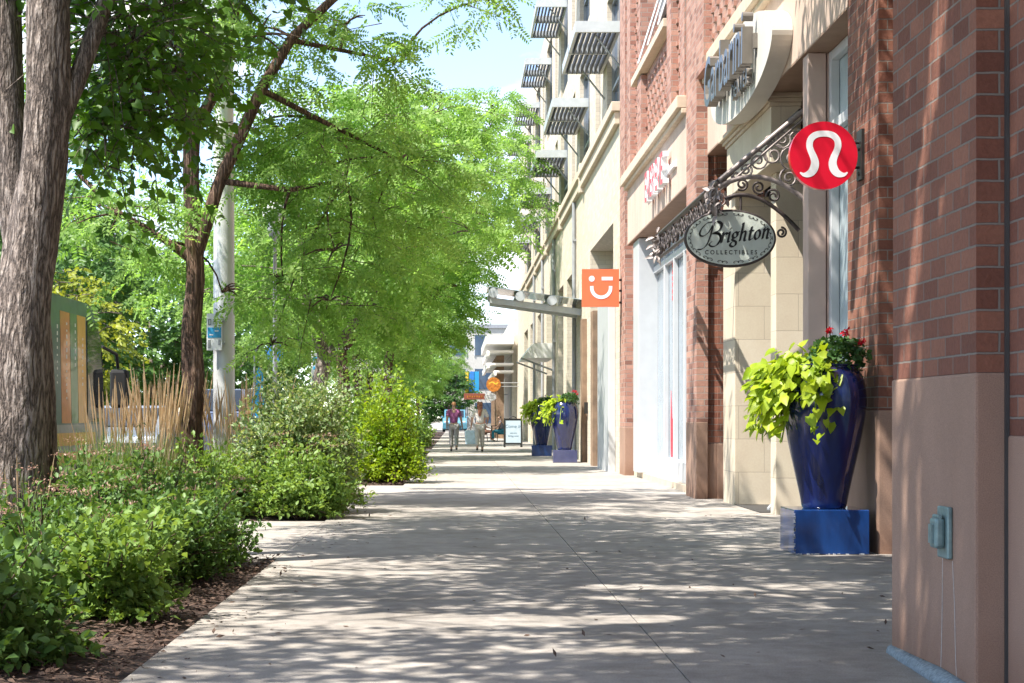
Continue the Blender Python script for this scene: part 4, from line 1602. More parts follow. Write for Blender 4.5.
planter(2.885, 13.72, 1.0, dict(ph=0.345, top=1.46, pm='cobalt_plinth', chips=True, vn=19,
        plinth_label='glossy cobalt blue square plinth with chipped white edges beside the nearer pillar',
        pot_label='tall dark cobalt glazed pot on the chipped blue plinth near the front',
        vine_label='lime green sweet potato vine spilling over the nearest blue pot',
        ger_label='dark leaved geranium with red flowers in the nearest blue pot',
        heads=[(0.02, -0.16, 0.20), (0.15, -0.14, 0.13), (-0.09, -0.1, 0.215)]))
planter(2.56, 41.3, 0.98, dict(ph=0.30, top=1.42, pm='slate_plinth', vn=6,
        plinth_label='slate blue square plinth under the fully visible far pot',
        pot_label='dark blue glazed pot on the slate blue plinth down the sidewalk',
        vine_label='lime green vine hanging from the left of the pot on the slate plinth',
        ger_label='pale bushy geranium with a few red blooms in the pot on the slate plinth',
        heads=[(0.16, -0.16, 0.2), (0.2, -0.1, 0.14), (0.1, -0.1, 0.22)]))
planter(2.37, 48.5, 0.98, dict(ph=0.30, top=1.42, pm='cobalt_plinth', vn=6,
        plinth_label='bright cobalt plinth of the farthest pot, partly hidden by the slate one',
        pot_label='farthest blue glazed pot, half hidden behind the pot on slate plinth',
        vine_label='bright lime vine covering the farthest half hidden blue pot',
        ger_label='small white flowered geranium in the farthest half hidden pot', flower='flower_white',
        heads=[(0.0, -0.16, 0.2), (0.1, -0.1, 0.2), (-0.1, -0.1, 0.15)]))

# ------------------------------------------------------------------ trees
# near linden: heart shaped leaves, its crown spreads over the pavement
b1 = (-2.97, 12.0, 0)
cl = [(P(135, 85, 13.6), (0.46, 0.7, 0.55), 2.3), (P(105, 135, 13.2), (0.28, 0.5, 0.28), 2.0), (P(172, 45, 14.2), (0.36, 0.6, 0.42), 1.6),
      (P(125, 15, 12.8), (0.45, 0.6, 0.4), 2.2), (P(190, -40, 13.5), (0.6, 0.8, 0.45), 1.0)]
over = [(-2.7, 12.8, 6.8, 1), (-1.3, 10.6, 6.6, 1), (-1.6, 13.4, 7.0, 1), (-2.9, 8.3, 6.5, 0.9), (-1.0, 7.1, 6.3, 1.0), (0.9, 9.3, 6.8, 1),  # overhead clumps out of view, placed for the shade they cast
        (-2.6, 15.4, 7.2, 0.9), (-3.5, 5, 6.4, 0.9), (-2.2, 3.9, 6.3, 1), (-2.1, 6.1, 6.5, 0.7), (-0.4, 2.6, 6.2, 1), (1.3, 3.9, 6.5, 1), (-3.7, 7.0, 6.6, 0.25), (0.3, 5.6, 6.9, 0.45), (-1.3, 4.3, 6.3, 1), (-1.0, 11.6, 7.4, 0.8), (-2.2, 9.6, 7.3, 0.6), (0.9, 10.4, 7.2, 0.6), (0.0, 15.2, 7.4, 1.0), (-0.6, 5.0, 6.2, 0.75), (1.0, 6.4, 6.6, 0.8), (0.6, 3.4, 6.2, 1.0), (-0.2, 9.0, 7.8, 0.7), (1.6, 7.6, 7.0, 0.9)]
rs = random.Random(21)
k = 0
while k < 17:  # extra clumps above view added for shade, clear of chosen sun paths
    x, y, z = rs.uniform(-4.2, 1.7), rs.uniform(2.6, 15.8), rs.uniform(6.3, 7.4)
    if any(math.hypot(x - a, y - b) < 1.25 for a, b in ((-4.75, 7.25), (0.1, 11.9), (-4.7, 10.8), (-3.2, 6.3))):
        continue
    over.append((x, y, z, 0.9))
    k += 1
for x, y, z, w_ in over:
    cl.append(((x, y, z), (1.15, 1.15, 0.7), w_ * 1.5))
SUN_GAPS = [((1.95, 7.6 - 0.40 * (z - 1.39), z), 0.10) for z in np.arange(0.9, 3.7, 0.12)]  # points picked to catch sun; crown leaves above them are left out
SUN_GAPS += [((1.95, 7.66 - 0.1 * z, z), 0.08) for z in np.arange(0.1, 0.95, 0.15)] + [((1.95, 7.35, z), 0.05) for z in np.arange(0.2, 0.8, 0.12)]
SUN_GAPS += [((-0.55 + 0.22 * k, 9.1 + 0.05 * math.sin(k * 2.1), 0), 0.30 - 0.012 * k) for k in range(8)]
SUN_GAPS += [((0.9 + 0.2 * k, 10.9 - 0.03 * k, 0), 0.16) for k in range(5)] + [((-0.9 + 0.2 * k, 11.9, 0), 0.15) for k in range(5)] + [((0.2 + 0.2 * k, 7.9, 0), 0.11) for k in range(5)]
SUN_GAPS += [((2.55, 13.45, 1.3), 0.55), ((2.945, 14.05, 3.15), 0.42), ((-1.76, 9.1, 0.45), 0.42), ((-1.62, 8.3, 0.0), 0.22), ((-2.85, 11.9, 2.6), 0.30), ((-2.85, 11.9, 3.4), 0.25), ((3.4, 20.5, 2.2), 0.9)]
q12 = lambda px, py: tuple(P(px, py, 12.0))
T1 = make_tree('linden_tree', 'big grey barked tree with heart shaped leaves at the left edge of the bed', b1,
               ([q12(6, 565), q12(8, 520), q12(10, 460), q12(15, 400), q12(22, 310), q12(31, 250), q12(42, 170), q12(48, 100), q12(49, 0), q12(55, -230), q12(80, -400)],
                [0.34, 0.27, 0.245, 0.225, 0.200, 0.180, 0.155, 0.150, 0.144, 0.12, 0.06]),
               [([(-2.76, 12, 3.0), (-2.62, 12.05, 3.35), (-2.43, 12.15, 3.95), (-2.0, 12.3, 5.2), (-1.5, 12.6, 6.4)], [0.075, 0.065, 0.06, 0.05, 0.03]),
                ([(-2.7, 12, 5.2), (-2.0, 10.8, 5.9), (-1.3, 9.0, 6.2), (-0.8, 7.2, 6.3)], [0.07, 0.05, 0.04, 0.02]),
                ([(-2.72, 12, 4.9), (-1.5, 11.5, 5.8), (0.2, 10.6, 6.6)], [0.07, 0.05, 0.025]),
                ([(-2.7, 12, 5.4), (-2.4, 14, 6.3), (-1.2, 15.5, 7.1)], [0.06, 0.04, 0.02]),
                ([(-2.5, 12.1, 3.8), (-2.45, 13, 3.7), (-2.4, 13.6, 3.5)], [0.03, 0.02, 0.012])],
               cl, 'heart_leaf', 'grey_bark', HEART, (0.058, 0.098), 190, per=9, flat=0.5, droop=0.35, tw=(0.4, 0.9), trunk_n=28, gaps=SUN_GAPS,
               extra_stems=[([tuple(P(42, 560, 12.4)), tuple(P(40, 480, 12.4)), tuple(P(36, 400, 12.42)), tuple(P(30, 300, 12.45)), tuple(P(16, 200, 12.5)), tuple(P(7, 100, 12.5)), tuple(P(3, 0, 12.5)), tuple(P(-10, -250, 12.5))],
                             [0.17, 0.13, 0.135, 0.13, 0.125, 0.12, 0.115, 0.06])])

# feathery locust with shaggy brown bark
Y2 = 20.0
q_ = lambda px, py, Y=Y2: tuple(P(px, py, Y))
tr = [(-3.0, Y2, -0.1)] + [q_(193, 480), q_(192, 420), q_(194, 375), q_(191, 330), q_(195, 280), q_(193, 230), q_(191, 180), q_(192, 125)]
cl = [(q_(330, 165, 21), (0.95, 1.0, 0.55), 1), (q_(335, 250, 20.8), (0.52, 0.8, 0.36), 0.9), (q_(372, 220, 22), (0.75, 0.8, 0.42), 1), (q_(405, 165, 22), (0.65, 0.8, 0.45), 0.9),
      (q_(250, 130, 21.6), (0.75, 0.8, 0.55), 0.8), (q_(235, 160, 20.8), (0.45, 0.6, 0.36), 0.6), (q_(120, 215, 19.6), (0.7, 1.0, 0.40), 0.8), (q_(330, 138, 21.5), (0.8, 0.8, 0.34), 0.7),
      (q_(395, 62, 21), (0.42, 0.7, 0.22), 0.9), (q_(345, 25, 21), (0.45, 0.8, 0.30), 0.9), (q_(260, 35, 20), (0.8, 1.0, 0.55), 0.8), (q_(180, 30, 20.6), (0.8, 1.0, 0.6), 0.8),
      (q_(110, 90, 21), (0.8, 1.0, 0.6), 0.8), (q_(488, -2, 21), (0.32, 0.4, 0.16), 1), (q_(430, -45, 20), (0.8, 0.6, 0.35), 1),
      (q_(222, 292, 20.6), (0.35, 0.5, 0.22), 0.5), (q_(283, 285, 21), (0.42, 0.5, 0.26), 0.9), (q_(272, 345, 22), (0.30, 0.4, 0.20), 0.7), (q_(330, 300, 21), (0.4, 0.6, 0.2), 0.4)]
for x, y, z in [(-3, 20, 8.6), (-1.8, 19, 8.0), (-4.3, 20, 8.0), (-1.6, 21.5, 8.4), (-3, 18, 7.8), (-3.2, 22, 8.2), (-4.6, 21.5, 7.2), (-2.4, 17.6, 6.9)]:
    cl.append(((x, y, z), (1.4, 1.4, 0.7), 0.38))
T2 = make_tree('locust_tree', 'feathery locust tree with shaggy brown trunk beside the white lamp pole', (-3.0, Y2, 0),
               (tr, [0.17, 0.125, 0.118, 0.132, 0.108, 0.104, 0.098, 0.092, 0.095]),
               [([q_(194, 262), q_(192.5, 200), q_(192, 122)], [0.05, 0.05, 0.05]),
                ([q_(192, 130), q_(185, 90), q_(184, 20), q_(190, -60)], [0.085, 0.075, 0.055, 0.03]),
                ([q_(195, 130), q_(212, 98), q_(226, 62), q_(237, 0), q_(260, -70)], [0.075, 0.065, 0.06, 0.05, 0.03]),
                ([q_(196, 255), q_(217, 188), q_(262, 88), q_(292, 38), q_(332, 0), q_(400, -60)], [0.085, 0.075, 0.065, 0.055, 0.05, 0.03]),
                ([q_(190, 258), q_(165, 240), q_(120, 214), q_(76, 172)], [0.06, 0.045, 0.04, 0.025]),
                ([q_(220, 181), q_(290, 190), q_(345, 180, 21)], [0.04, 0.03, 0.015]),
                ([q_(290, 40), q_(340, 50, 20.5), q_(400, 62, 21)], [0.035, 0.025, 0.012]),
                ([q_(262, 90), q_(320, 120, 20.6), q_(400, 160, 21.6)], [0.04, 0.03, 0.015])],
               cl, 'locust_leaf', 'brown_bark', FROND, (0.19, 0.31), 78, per=9, flat=0.30, droop=0.45, tw=(0.4, 0.85), twig_frac=0.35, trunk_n=24, gaps=SUN_GAPS)


def row_tree(name, label, X, Y, h, seed, rad=3.2, lean=0.0, ncl=26, leaf='locust_leaf', bark='brown_bark', dens=36, size=(0.26, 0.42), tmpl=FROND_FAR, zlo=0.32, forks=3, group=None, over=0.0):
    ncl = int(ncl * 1.5)
    rs = random.Random(seed)
    base = Vector((X, Y, 0))
    fz = h * 0.30
    tr_ = ([base + Vector((0, 0, -0.05)), base + Vector((lean * 0.3, 0, fz * 0.4)), base + Vector((lean * 0.7, 0, fz * 0.75)), base + Vector((lean, 0, fz))], [0.2, 0.16, 0.145, 0.14])
    limbs, clumps = [], []
    for k in range(forks):
        a = 2 * math.pi * k / forks + rs.uniform(-0.4, 0.4)
        r = rad * rs.uniform(0.4, 0.6)
        e = base + Vector((lean + over * 0.5 + math.cos(a) * r, math.sin(a) * r, h * rs.uniform(0.68, 0.8)))
        s_ = base + Vector((lean, 0, fz * 0.95))
        limbs.append((bez(s_, s_ + (e - s_) * 0.4 + Vector((math.cos(a) * 0.5, math.sin(a) * 0.5, -0.2)), e, 5), [0.11, 0.095, 0.08, 0.065, 0.05, 0.03]))
    for k in range(ncl):
        f = (k + 0.5) / ncl
        z = h * (zlo + (0.97 - zlo) * f)
        prof = math.sin(math.pi * min(1, 0.16 + 0.80 * f)) ** 0.7
        a = k * 2.39996 + rs.uniform(-0.4, 0.4)
        r = rad * prof * rs.uniform(0.66, 1.0)
        if f < 0.5 and math.cos(a) > 0:
            r *= 0.5
        s_ = rs.uniform(0.8, 1.2)
        clumps.append((base + Vector((lean + over * f + math.cos(a) * r, math.sin(a) * r, z - 0.25 * r)), (0.80 * s_, 0.80 * s_, 0.40 * s_), rs.uniform(0.6, 1.1)))
    return make_tree(name, label, tuple(base), tr_, limbs, clumps, leaf, bark, tmpl, size, dens, flat=0.3, droop=0.4, tw=(0.5, 1.0), twig_frac=0.2, group=group, trunk_n=14)


G = 'honey locusts along the kerb'
ra = row_tree('locust_tree', 'pale trunked leaning locust behind the variegated shrub', -2.9, 34, 7.6, 1, 3.0, 0.35, leaf='locust_leaf', bark='grey_bark', group=G, over=0.5, zlo=0.42)
rb_ = row_tree('locust_tree', 'dark forked locust behind the bright yellow shrub', -2.7, 44, 9.6, 2, 3.5, -0.2, 32, group=G, over=1.6, zlo=0.38)
rc = row_tree('locust_tree', 'tall locust leaning over the sidewalk towards the sunshades', -2.3, 54, 11.6, 3, 4.0, 0.3, 38, group=G, over=2.0)


def recopy(src, label, x, y, s, rz):
    c = copy_tree(src)
    c['label'] = label
    c.location = (x, y, 0)
    c.scale = (s, s, s)
    c.rotation_euler = (0, 0, rz)
    return c


recopy(rb_, 'locust with rounded crown half way down the row, past the leaning one', -3.5, 65, 1.08, 0.5)
recopy(rc, 'broad locust far down the row above the walking women', -4.0, 77, 0.95, -0.4)
recopy(ra, 'smaller dark locust near the far end of the row', -3.6, 90, 1.25, 1.2)
recopy(rc, 'farthest locust closing the row at the end of the block', -4.4, 106, 0.85, 0.3)
recopy(rb_, 'last thin locust before the cross street', -2.5, 120, 0.78, 0.2)

GA = 'trees across the street'
ta = row_tree('street_tree', 'dense dark green tree across the street right of the big trunk', -15.0, 66, 10.5, 11, 4.2, 0, 40, 'elm_leaf', 'grey_bark', 60, (0.20, 0.34), LEAF, 0.16, group=GA)
tb = row_tree('street_tree', 'bushy tree across the street behind the lamp pole', -14.6, 84, 10.0, 12, 4.4, 0, 38, 'elm_leaf', 'grey_bark', 60, (0.22, 0.36), LEAF, 0.2, group=GA)
recopy(ta, 'tree across the street left of the big trunk, above the bus', -16.2, 52, 0.9, 1.0)
recopy(tb, 'round tree across the street seen between lamp pole and pale trunk', -14.5, 112, 1.1, 2.0)
recopy(ta, 'far tree across the street near the crossing', -15.0, 142, 1.1, 3.0)
recopy(tb, 'high crowned tree at the back across the street', -20.5, 74, 1.25, 0.7)
recopy(ta, 'tree by the brick shops across the street, behind the pale locust', -20.5, 98, 1.2, 4.0)
gd = row_tree('street_tree', 'small yellow green tree beyond the bus', -11.5, 52, 5.4, 14, 1.7, 0, 14, 'gold_leaf', 'grey_bark', 60, (0.12, 0.22), LEAF, 0.35, group=GA)
ga = 'trees beyond the cross street'
recopy(ta, 'light green tree beyond the cross street left of the walkers', -2.6, 151, 0.75, 0.3)['group'] = ga
recopy(tb, 'distant tree beyond the cross street left of the yellow banner', -0.75, 150, 0.6, 1.3)['group'] = ga
recopy(ta, 'most distant tree at the end of the street, left of the others', -9.0, 175, 1.2, 2.2)['group'] = ga

# ------------------------------------------------------------------ shrubs and grasses
FL = ('flower_tan', 16, 0.045)
make_shrub('spirea_shrub', 'dark green spirea at the bottom left corner beside the bare mulch', (-2.06, 7.4, 0), 0.44, 0.55, 0.52, 'spirea_leaf', (0.04, 0.08), 190, 26, seed=1)
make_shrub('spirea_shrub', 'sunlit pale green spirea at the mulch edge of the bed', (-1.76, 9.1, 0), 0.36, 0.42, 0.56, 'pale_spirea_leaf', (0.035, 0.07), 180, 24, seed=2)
make_shrub('spirea_shrub', 'spirea with tan flower heads below the big grey trunk', (-2.26, 9.6, 0), 0.40, 0.5, 0.66, 'spirea_leaf', (0.03, 0.06), 170, 24, seed=3, flowers=('flower_tan', 22, 0.05))
make_shrub('spirea_shrub', 'broad dark spirea with brownish heads at the front corner of the first bed', (-1.86, 11.3, 0), 0.42, 0.7, 0.68, 'spirea_leaf', (0.03, 0.06), 260, 26, seed=4, flowers=('flower_tan', 16, 0.035))
make_shrub('spirea_shrub', 'leggy spirea overhanging the concrete at the end of the first bed', (-1.74, 12.35, 0), 0.33, 0.42, 0.56, 'spirea_leaf', (0.03, 0.055), 170, 24, seed=5)
make_shrub('spirea_shrub', 'spirea at the left edge in front of the big grey trunk', (-2.55, 8.6, 0), 0.42, 0.5, 0.66, 'spirea_leaf', (0.03, 0.06), 170, 24, seed=6, flowers=FL)
make_shrub('spirea_shrub', 'spirea just right of the base of the big grey trunk', (-2.32, 11.5, 0), 0.45, 0.6, 0.76, 'spirea_leaf', (0.03, 0.06), 200, 24, seed=7, flowers=('flower_tan', 14, 0.04))
make_shrub('spirea_shrub', 'taller spirea at the back end of the first bed', (-2.1, 12.6, 0), 0.42, 0.4, 0.74, 'spirea_leaf', (0.03, 0.055), 190, 24, seed=8)
make_shrub('spirea_shrub', 'low spirea between the bottom left one and the sunlit pale one', (-2.2, 8.4, 0), 0.34, 0.4, 0.46, 'spirea_leaf', (0.03, 0.06), 140, 22, seed=9)
make_shrub('spirea_shrub', 'middle spirea filling the bed behind the sunlit pale one', (-1.98, 10.3, 0), 0.40, 0.5, 0.60, 'spirea_leaf', (0.03, 0.06), 180, 24, seed=10)
make_shrub('spirea_shrub', 'shaded spirea behind the big grey trunk', (-2.95, 12.75, 0), 0.5, 0.3, 0.7, 'spirea_leaf', (0.03, 0.06), 120, 22, seed=21)
make_shrub('dogwood_shrub', 'large rounded shrub with pale flecked leaves in the second bed', (-1.78, 19.4, 0), 0.74, 0.75, 1.60, 'variegated_leaf', (0.045, 0.075), 520, 42, seed=11, lump=0.07, sh=0.18)
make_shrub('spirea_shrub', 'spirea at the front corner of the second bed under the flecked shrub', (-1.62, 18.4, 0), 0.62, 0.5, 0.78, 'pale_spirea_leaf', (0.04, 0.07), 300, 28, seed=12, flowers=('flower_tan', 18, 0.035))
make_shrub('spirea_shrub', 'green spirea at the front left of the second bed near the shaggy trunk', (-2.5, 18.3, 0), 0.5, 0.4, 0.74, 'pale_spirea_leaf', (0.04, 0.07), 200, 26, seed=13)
make_shrub('spirea_shrub', 'spirea hugging the foot of the shaggy brown trunk', (-3.15, 18.6, 0), 0.5, 0.4, 0.55, 'spirea_leaf', (0.04, 0.07), 180, 24, seed=22)
make_shrub('barberry_shrub', 'bright yellow green shrub at the corner of the third bed', (-1.08, 28.4, 0), 0.64, 0.65, 1.50, 'yellow_leaf', (0.045, 0.085), 380, 30, seed=14, lump=0.20, sh=0.10)
make_shrub('flowering_shrub', 'shrub with pinkish white flower heads behind the yellow green one', (-1.75, 31.2, 0), 0.8, 0.8, 1.85, 'pale_spirea_leaf', (0.06, 0.10), 260, 26, seed=15, flowers=('flower_white', 34, 0.07))
make_shrub('green_shrub', 'mid green shrub seen past the right of the yellow green one', (-1.25, 40.5, 0), 0.55, 0.8, 1.25, 'spirea_leaf', (0.06, 0.10), 200, 24, seed=16)
make_shrub('green_shrub', 'low dark shrub farther along the bed, left of the walkers', (-1.3, 46.5, 0), 0.5, 0.9, 1.0, 'spirea_leaf', (0.07, 0.11), 180, 22, seed=17)
make_shrub('green_shrub', 'far shrub by the bed edge beside the woman in plum', (-1.4, 62, 0), 0.6, 1.2, 1.2, 'pale_spirea_leaf', (0.08, 0.13), 180, 22, seed=18)
make_shrub('green_shrub', 'dense green hedge shrub beneath the pale leaning locust', (-2.7, 29.5, 0), 0.9, 0.7, 1.35, 'spirea_leaf', (0.06, 0.10), 260, 26, seed=19)
make_shrub('green_shrub', 'shrub in shade below the dark forked locust', (-2.3, 42.0, 0), 0.9, 1.4, 1.1, 'spirea_leaf', (0.07, 0.11), 220, 24, seed=20)


def tmpl_blade(w=0.013, droop=0.45, n=5):
    v, f = [], []
    for i in range(n + 1):
        t = i / n
        ww = w * (1 - t ** 2 * 0.9)
        z = -droop * t * t
        v += [(-ww / 2, t, z), (ww / 2, t, z)]
    for i in range(n):
        f.append((2 * i, 2 * i + 1, 2 * i + 3, 2 * i + 2))
    return np.array(v, float), f


def tmpl_plume():
    v, f = [], []
    def strip(pts, wx, wz):
        o = len(v)
        for y, w_ in pts:
            v.append((-w_ * wx, y, -w_ * wz))
            v.append((w_ * wx, y, w_ * wz))
        for i in range(len(pts) - 1):
            f.append((o + 2 * i, o + 2 * i + 1, o + 2 * i + 3, o + 2 * i + 2))
    strip([(0, 0.0024), (0.66, 0.002)], 1, 0)
    sp = [(0.64, 0.002), (0.70, 0.0050), (0.80, 0.0068), (0.90, 0.0045), (1.0, 0.001)]
    strip(sp, 1, 0)
    strip(sp, 0.2, 1)
    strip(sp, 0.7, -0.7)
    return np.array(v, float), f


def grass(label, x, y, hb, hp, nb=260, npl=42, spread=0.16, seed=0):
    t = thing('feather_grass', label, 'grass', (x, y, 0), 'feather reed grasses in the second bed')
    base = np.array([x, y, 0.0])
    def go(n, s, lean):
        p = base + np.c_[RNG.normal(size=(n, 2)) * spread * 0.55, np.zeros(n)]
        d = np.c_[(p[:, :2] - base[:2]) / spread * lean + RNG.normal(size=(n, 2)) * lean * 0.6, np.ones(n)]
        nn = -np.c_[d[:, :2], np.zeros(n)] + RNG.normal(size=(n, 3)) * 0.2
        nn = -nn
        return p, norm(d), nn
    p, d, nn = go(nb, spread, 0.38)
    scatter_mesh('blades', tmpl_blade(0.012, 0.40), p, d, -nn * -1.0, RNG.uniform(hb * 0.6, hb * 1.1, nb), 'grass_blade', t)
    p, d, nn = go(npl, spread, 0.13)
    scatter_mesh('plumes', tmpl_plume(), p, d, nn, RNG.uniform(hp * 0.72, hp * 1.06, npl), 'grass_plume', t)


for i, (px, Y, hp, lab, npl) in enumerate([
        (112, 19.0, 1.45, 'feather grass just right of the bus mirror with tan plumes', 34),
        (138, 18.7, 1.42, 'sparse tan plumed grass before the silver car', 30),
        (160, 19.2, 1.58, 'full tan feather grass clump left of the shaggy trunk', 60),
        (176, 20.4, 1.55, 'feather grass clump touching the left of the shaggy trunk', 40),
        (222, 21.6, 1.45, 'feather grass growing at the foot of the lamp pole', 30),
        (243, 20.0, 1.50, 'feather grass with rosy tan plumes left of the flecked shrub', 46),
        (95, 17.9, 0.9, 'mostly green grass tuft below the bus front corner', 8)]):
    grass(lab, (px - 456) / F * Y, Y, 0.85, hp, 260, npl, 0.17, i)
grass('thin grass tuft at the left edge beside the big grey trunk', -2.75, 11.2, 0.7, 0.9, 60, 3, 0.12, 9)

# ------------------------------------------------------------------ street furniture
lp = thing('lamp_pole', 'tall white painted steel pole with a bus notice right of the shaggy trunk', 'pole', (-3.05, 23.0, 0))
MB().tube([(-3.05, 23, 0), (-3.05, 23, 0.2), (-3.05, 23, 4), (-3.05, 23, 9)], [0.15, 0.145, 0.135, 0.10], 20).build('shaft', 'pole_paint', lp)
m = MB().lathe(-3.05, 23, [(0.24, 0.0), (0.24, 0.06), (0.19, 0.12), (0.17, 0.42), (0.155, 0.45)], 24)
m.build('base_collar', 'grey_metal', lp)
MB().tube([(-3.05, 23, 8.9), (-4.6, 23, 9.3)], [0.06, 0.045], 8).build('arm', 'pole_paint', lp)
MB().box(-5.3, -4.5, 22.85, 23.15, 9.22, 9.36).build('lamp_head', 'grey_metal', lp, 0.02)
bs = thing('bus_stop_sign', 'small white and blue bus stop notice strapped to the lamp pole', 'sign', (-3.17, 22.83, 2.1))
c = P(214.5, 332, 22.8)
x0, x1, z0, z1 = c.x - 0.10, c.x + 0.10, c.z - 0.24, c.z + 0.24
MB().box(x0, x1, 22.79, 22.81, z0, z1).build('panel', 'sign_white', bs, 0.004)
m = MB()
m.box(x0 + 0.012, x1 - 0.012, 22.786, 22.7895, c.z - 0.075, c.z + 0.06)
m.build('blue_band', 'sign_blue', bs)
m = MB()
m.box(x0 + 0.015, x0 + 0.06, 22.786, 22.7895, c.z + 0.09, c.z + 0.17)
for k in range(3):
    m.box(x0 + 0.08, x0 + 0.125 + 0.02 * (k % 2), 22.786, 22.7895, c.z + 0.10 + k * 0.026, c.z + 0.112 + k * 0.026)
m.box(x1 - 0.05, x1 - 0.02, 22.786, 22.7895, c.z - 0.17, c.z - 0.10)
m.box(x0 + 0.015, x0 + 0.05, 22.786, 22.7895, c.z - 0.21, c.z - 0.10)
m.build('print', 'decal_grey', bs)
m = MB().box(x0 + 0.035, x0 + 0.048, 22.784, 22.7865, c.z + 0.105, c.z + 0.155)
for k in range(2):
    m.box(x0 + 0.035 + k * 0.07, x0 + 0.085 + k * 0.07, 22.784, 22.7858, c.z - 0.045 + k * 0.05, c.z - 0.028 + k * 0.05)
m.build('white_print', 'sign_white', bs)
m = MB()
for zz in (-0.15, 0.15):
    m.box(c.x - 0.03, -3.02, 22.812, 22.90, c.z + zz - 0.015, c.z + zz + 0.015)
m.build('strap', 'grey_metal', bs)

gl = thing('globe_lamp', 'street lamp with a white glass globe among the locust leaves', 'street lamp', (-2.95, 28, 0))
c = P(275, 213, 28)
gx = c.x
m = MB().lathe(gx, 28, [(0.16, 0), (0.16, 0.1), (0.09, 0.3), (0.045, 0.5), (0.035, 2.0), (0.03, c.z - 0.42), (0.09, c.z - 0.38), (0.13, c.z - 0.24), (0.11, c.z - 0.18)], 16)
m.build('post', 'grey_metal', gl)
m = MB().lathe(gx, 28, [(0.2 * math.sin(a) + 0.001, c.z - 0.2 * math.cos(a)) for a in [math.pi * i / 14 for i in range(15)]], 24, cap=False)
m.build('globe', 'lamp_glass', gl)

fp = thing('utility_pole', 'thin grey pole across the street carrying a wire above the bus', 'pole', (-19.0, 85, 0))
c = P(66, 275, 85)
MB().tube([(c.x, 85, -0.2), (c.x, 85, c.z + 0.1)], [0.2, 0.14], 10).build('shaft', 'far_grey', fp)
MB().lathe(c.x, 85, [(0.2, c.z + 0.1), (0.26, c.z + 0.3), (0.2, c.z + 0.5)], 10).build('cap', 'far_grey', fp)
c2 = P(212, 293, 92)
m = MB().tube(bez((c.x, 85, c.z), ((c.x + c2.x) / 2, 88, c2.z - 0.15), tuple(c2), 8), 0.035, 5)
m.build('wire', 'far_grey', fp)

ps = thing('parking_sign', 'white parking notice on a thin post by the pale locust', 'sign', (-3.6, 38, 0))
MB().tube([(-3.02, 38, 0), (-3.02, 38, 2.6)], 0.03, 8).build('post', 'grey_metal', ps)
MB().box(-3.14, -2.90, 37.94, 37.965, 1.75, 2.5).build('panel', 'sign_white', ps, 0.004)
m = MB()
for k in range(3):
    m.box(-3.10, -2.95 - 0.02 * (k % 2), 37.935, 37.9395, 1.9 + k * 0.2, 1.97 + k * 0.2)
m.build('print', 'sign_blue', ps)
bf = thing('feather_banner', 'blue feather banner by the kerb left of the pale locust trunk', 'banner', (-4.0, 35, 0))
m = MB().tube([(-4.03, 35, 0), (-4.03, 35, 2.3), (-3.95, 35, 2.5)], 0.018, 6)
m.build('pole', 'grey_metal', bf)
m = MB().prism([(-0.20, 0.7), (0.02, 0.8), (0.10, 1.4), (0.08, 1.9), (0.0, 2.1), (-0.08, 1.9), (-0.16, 1.3)], FRONT((-3.93, 35, 0)), -0.008, 0.008)
m.build('cloth', 'sign_blue', bf)
rs_ = thing('round_road_sign', 'small blue round sign on a post beyond the blue banner', 'sign', (-4.05, 42, 0))
MB().tube([(-4.35, 42, -0.1), (-4.35, 42, 2.9)], 0.03, 8).build('post', 'grey_metal', rs_)
MB().prism(ell(0.22, 0.24, 24), FRONT((-4.35, 41.95, 2.62)), -0.012, 0.012).build('disc', 'banner_blue', rs_)

# chalk board, round copper sign, brown board and white oval sign near the cafe
sb = thing('sandwich_board', 'black framed folding sandwich board with pale blue face on the far sidewalk', 'board', (2.1, 63, 0))
X0, X1, YB = 1.72, 2.38, 63.0
def leaf_frame(sgn, mb):
    for x in (X0, X1 - 0.055):
        mb.add([(x, YB + sgn * 0.28, 0), (x + 0.055, YB + sgn * 0.28, 0), (x + 0.055, YB + sgn * 0.33, 0), (x, YB + sgn * 0.33, 0),
                (x, YB + sgn * 0.02, 1.04), (x + 0.055, YB + sgn * 0.02, 1.04), (x + 0.055, YB + sgn * 0.07, 1.04), (x, YB + sgn * 0.07, 1.04)],
               [(0, 1, 5, 4), (1, 2, 6, 5), (2, 3, 7, 6), (3, 0, 4, 7), (4, 5, 6, 7), (0, 3, 2, 1)])
    for z in (0.10, 0.97):
        y_ = YB + sgn * (0.30 - 0.26 * z / 1.04)
        mb.box(X0 + 0.056, X1 - 0.056, y_ - 0.02, y_ + 0.02, z, z + 0.06)
for sg in (-1, 1):
    mb = MB()
    leaf_frame(sg, mb)
    mb.build('frame', 'sign_black', sb)
m = MB()
ya, yb = YB - 0.30 + 0.26 * 0.16 / 1.04, YB - 0.30 + 0.26 * 0.97 / 1.04
m.add([(X0 + 0.05, ya - 0.01, 0.16), (X1 - 0.05, ya - 0.01, 0.16), (X1 - 0.05, yb - 0.01, 0.97), (X0 + 0.05, yb - 0.01, 0.97),
       (X0 + 0.05, ya + 0.01, 0.16), (X1 - 0.05, ya + 0.01, 0.16), (X1 - 0.05, yb + 0.01, 0.97), (X0 + 0.05, yb + 0.01, 0.97)], [(0, 1, 2, 3), (7, 6, 5, 4), (0, 3, 7, 4), (1, 5, 6, 2)])
fc = m.build('writing_face', 'board_face', sb)
m = MB()
up = Vector((0, yb - ya, 0.81)).normalized()
nf = Vector((1, 0, 0)).cross(up)
bfr = (Vector(((X0 + X1) / 2, ya, 0.16)), Vector((1, 0, 0)), up, nf)
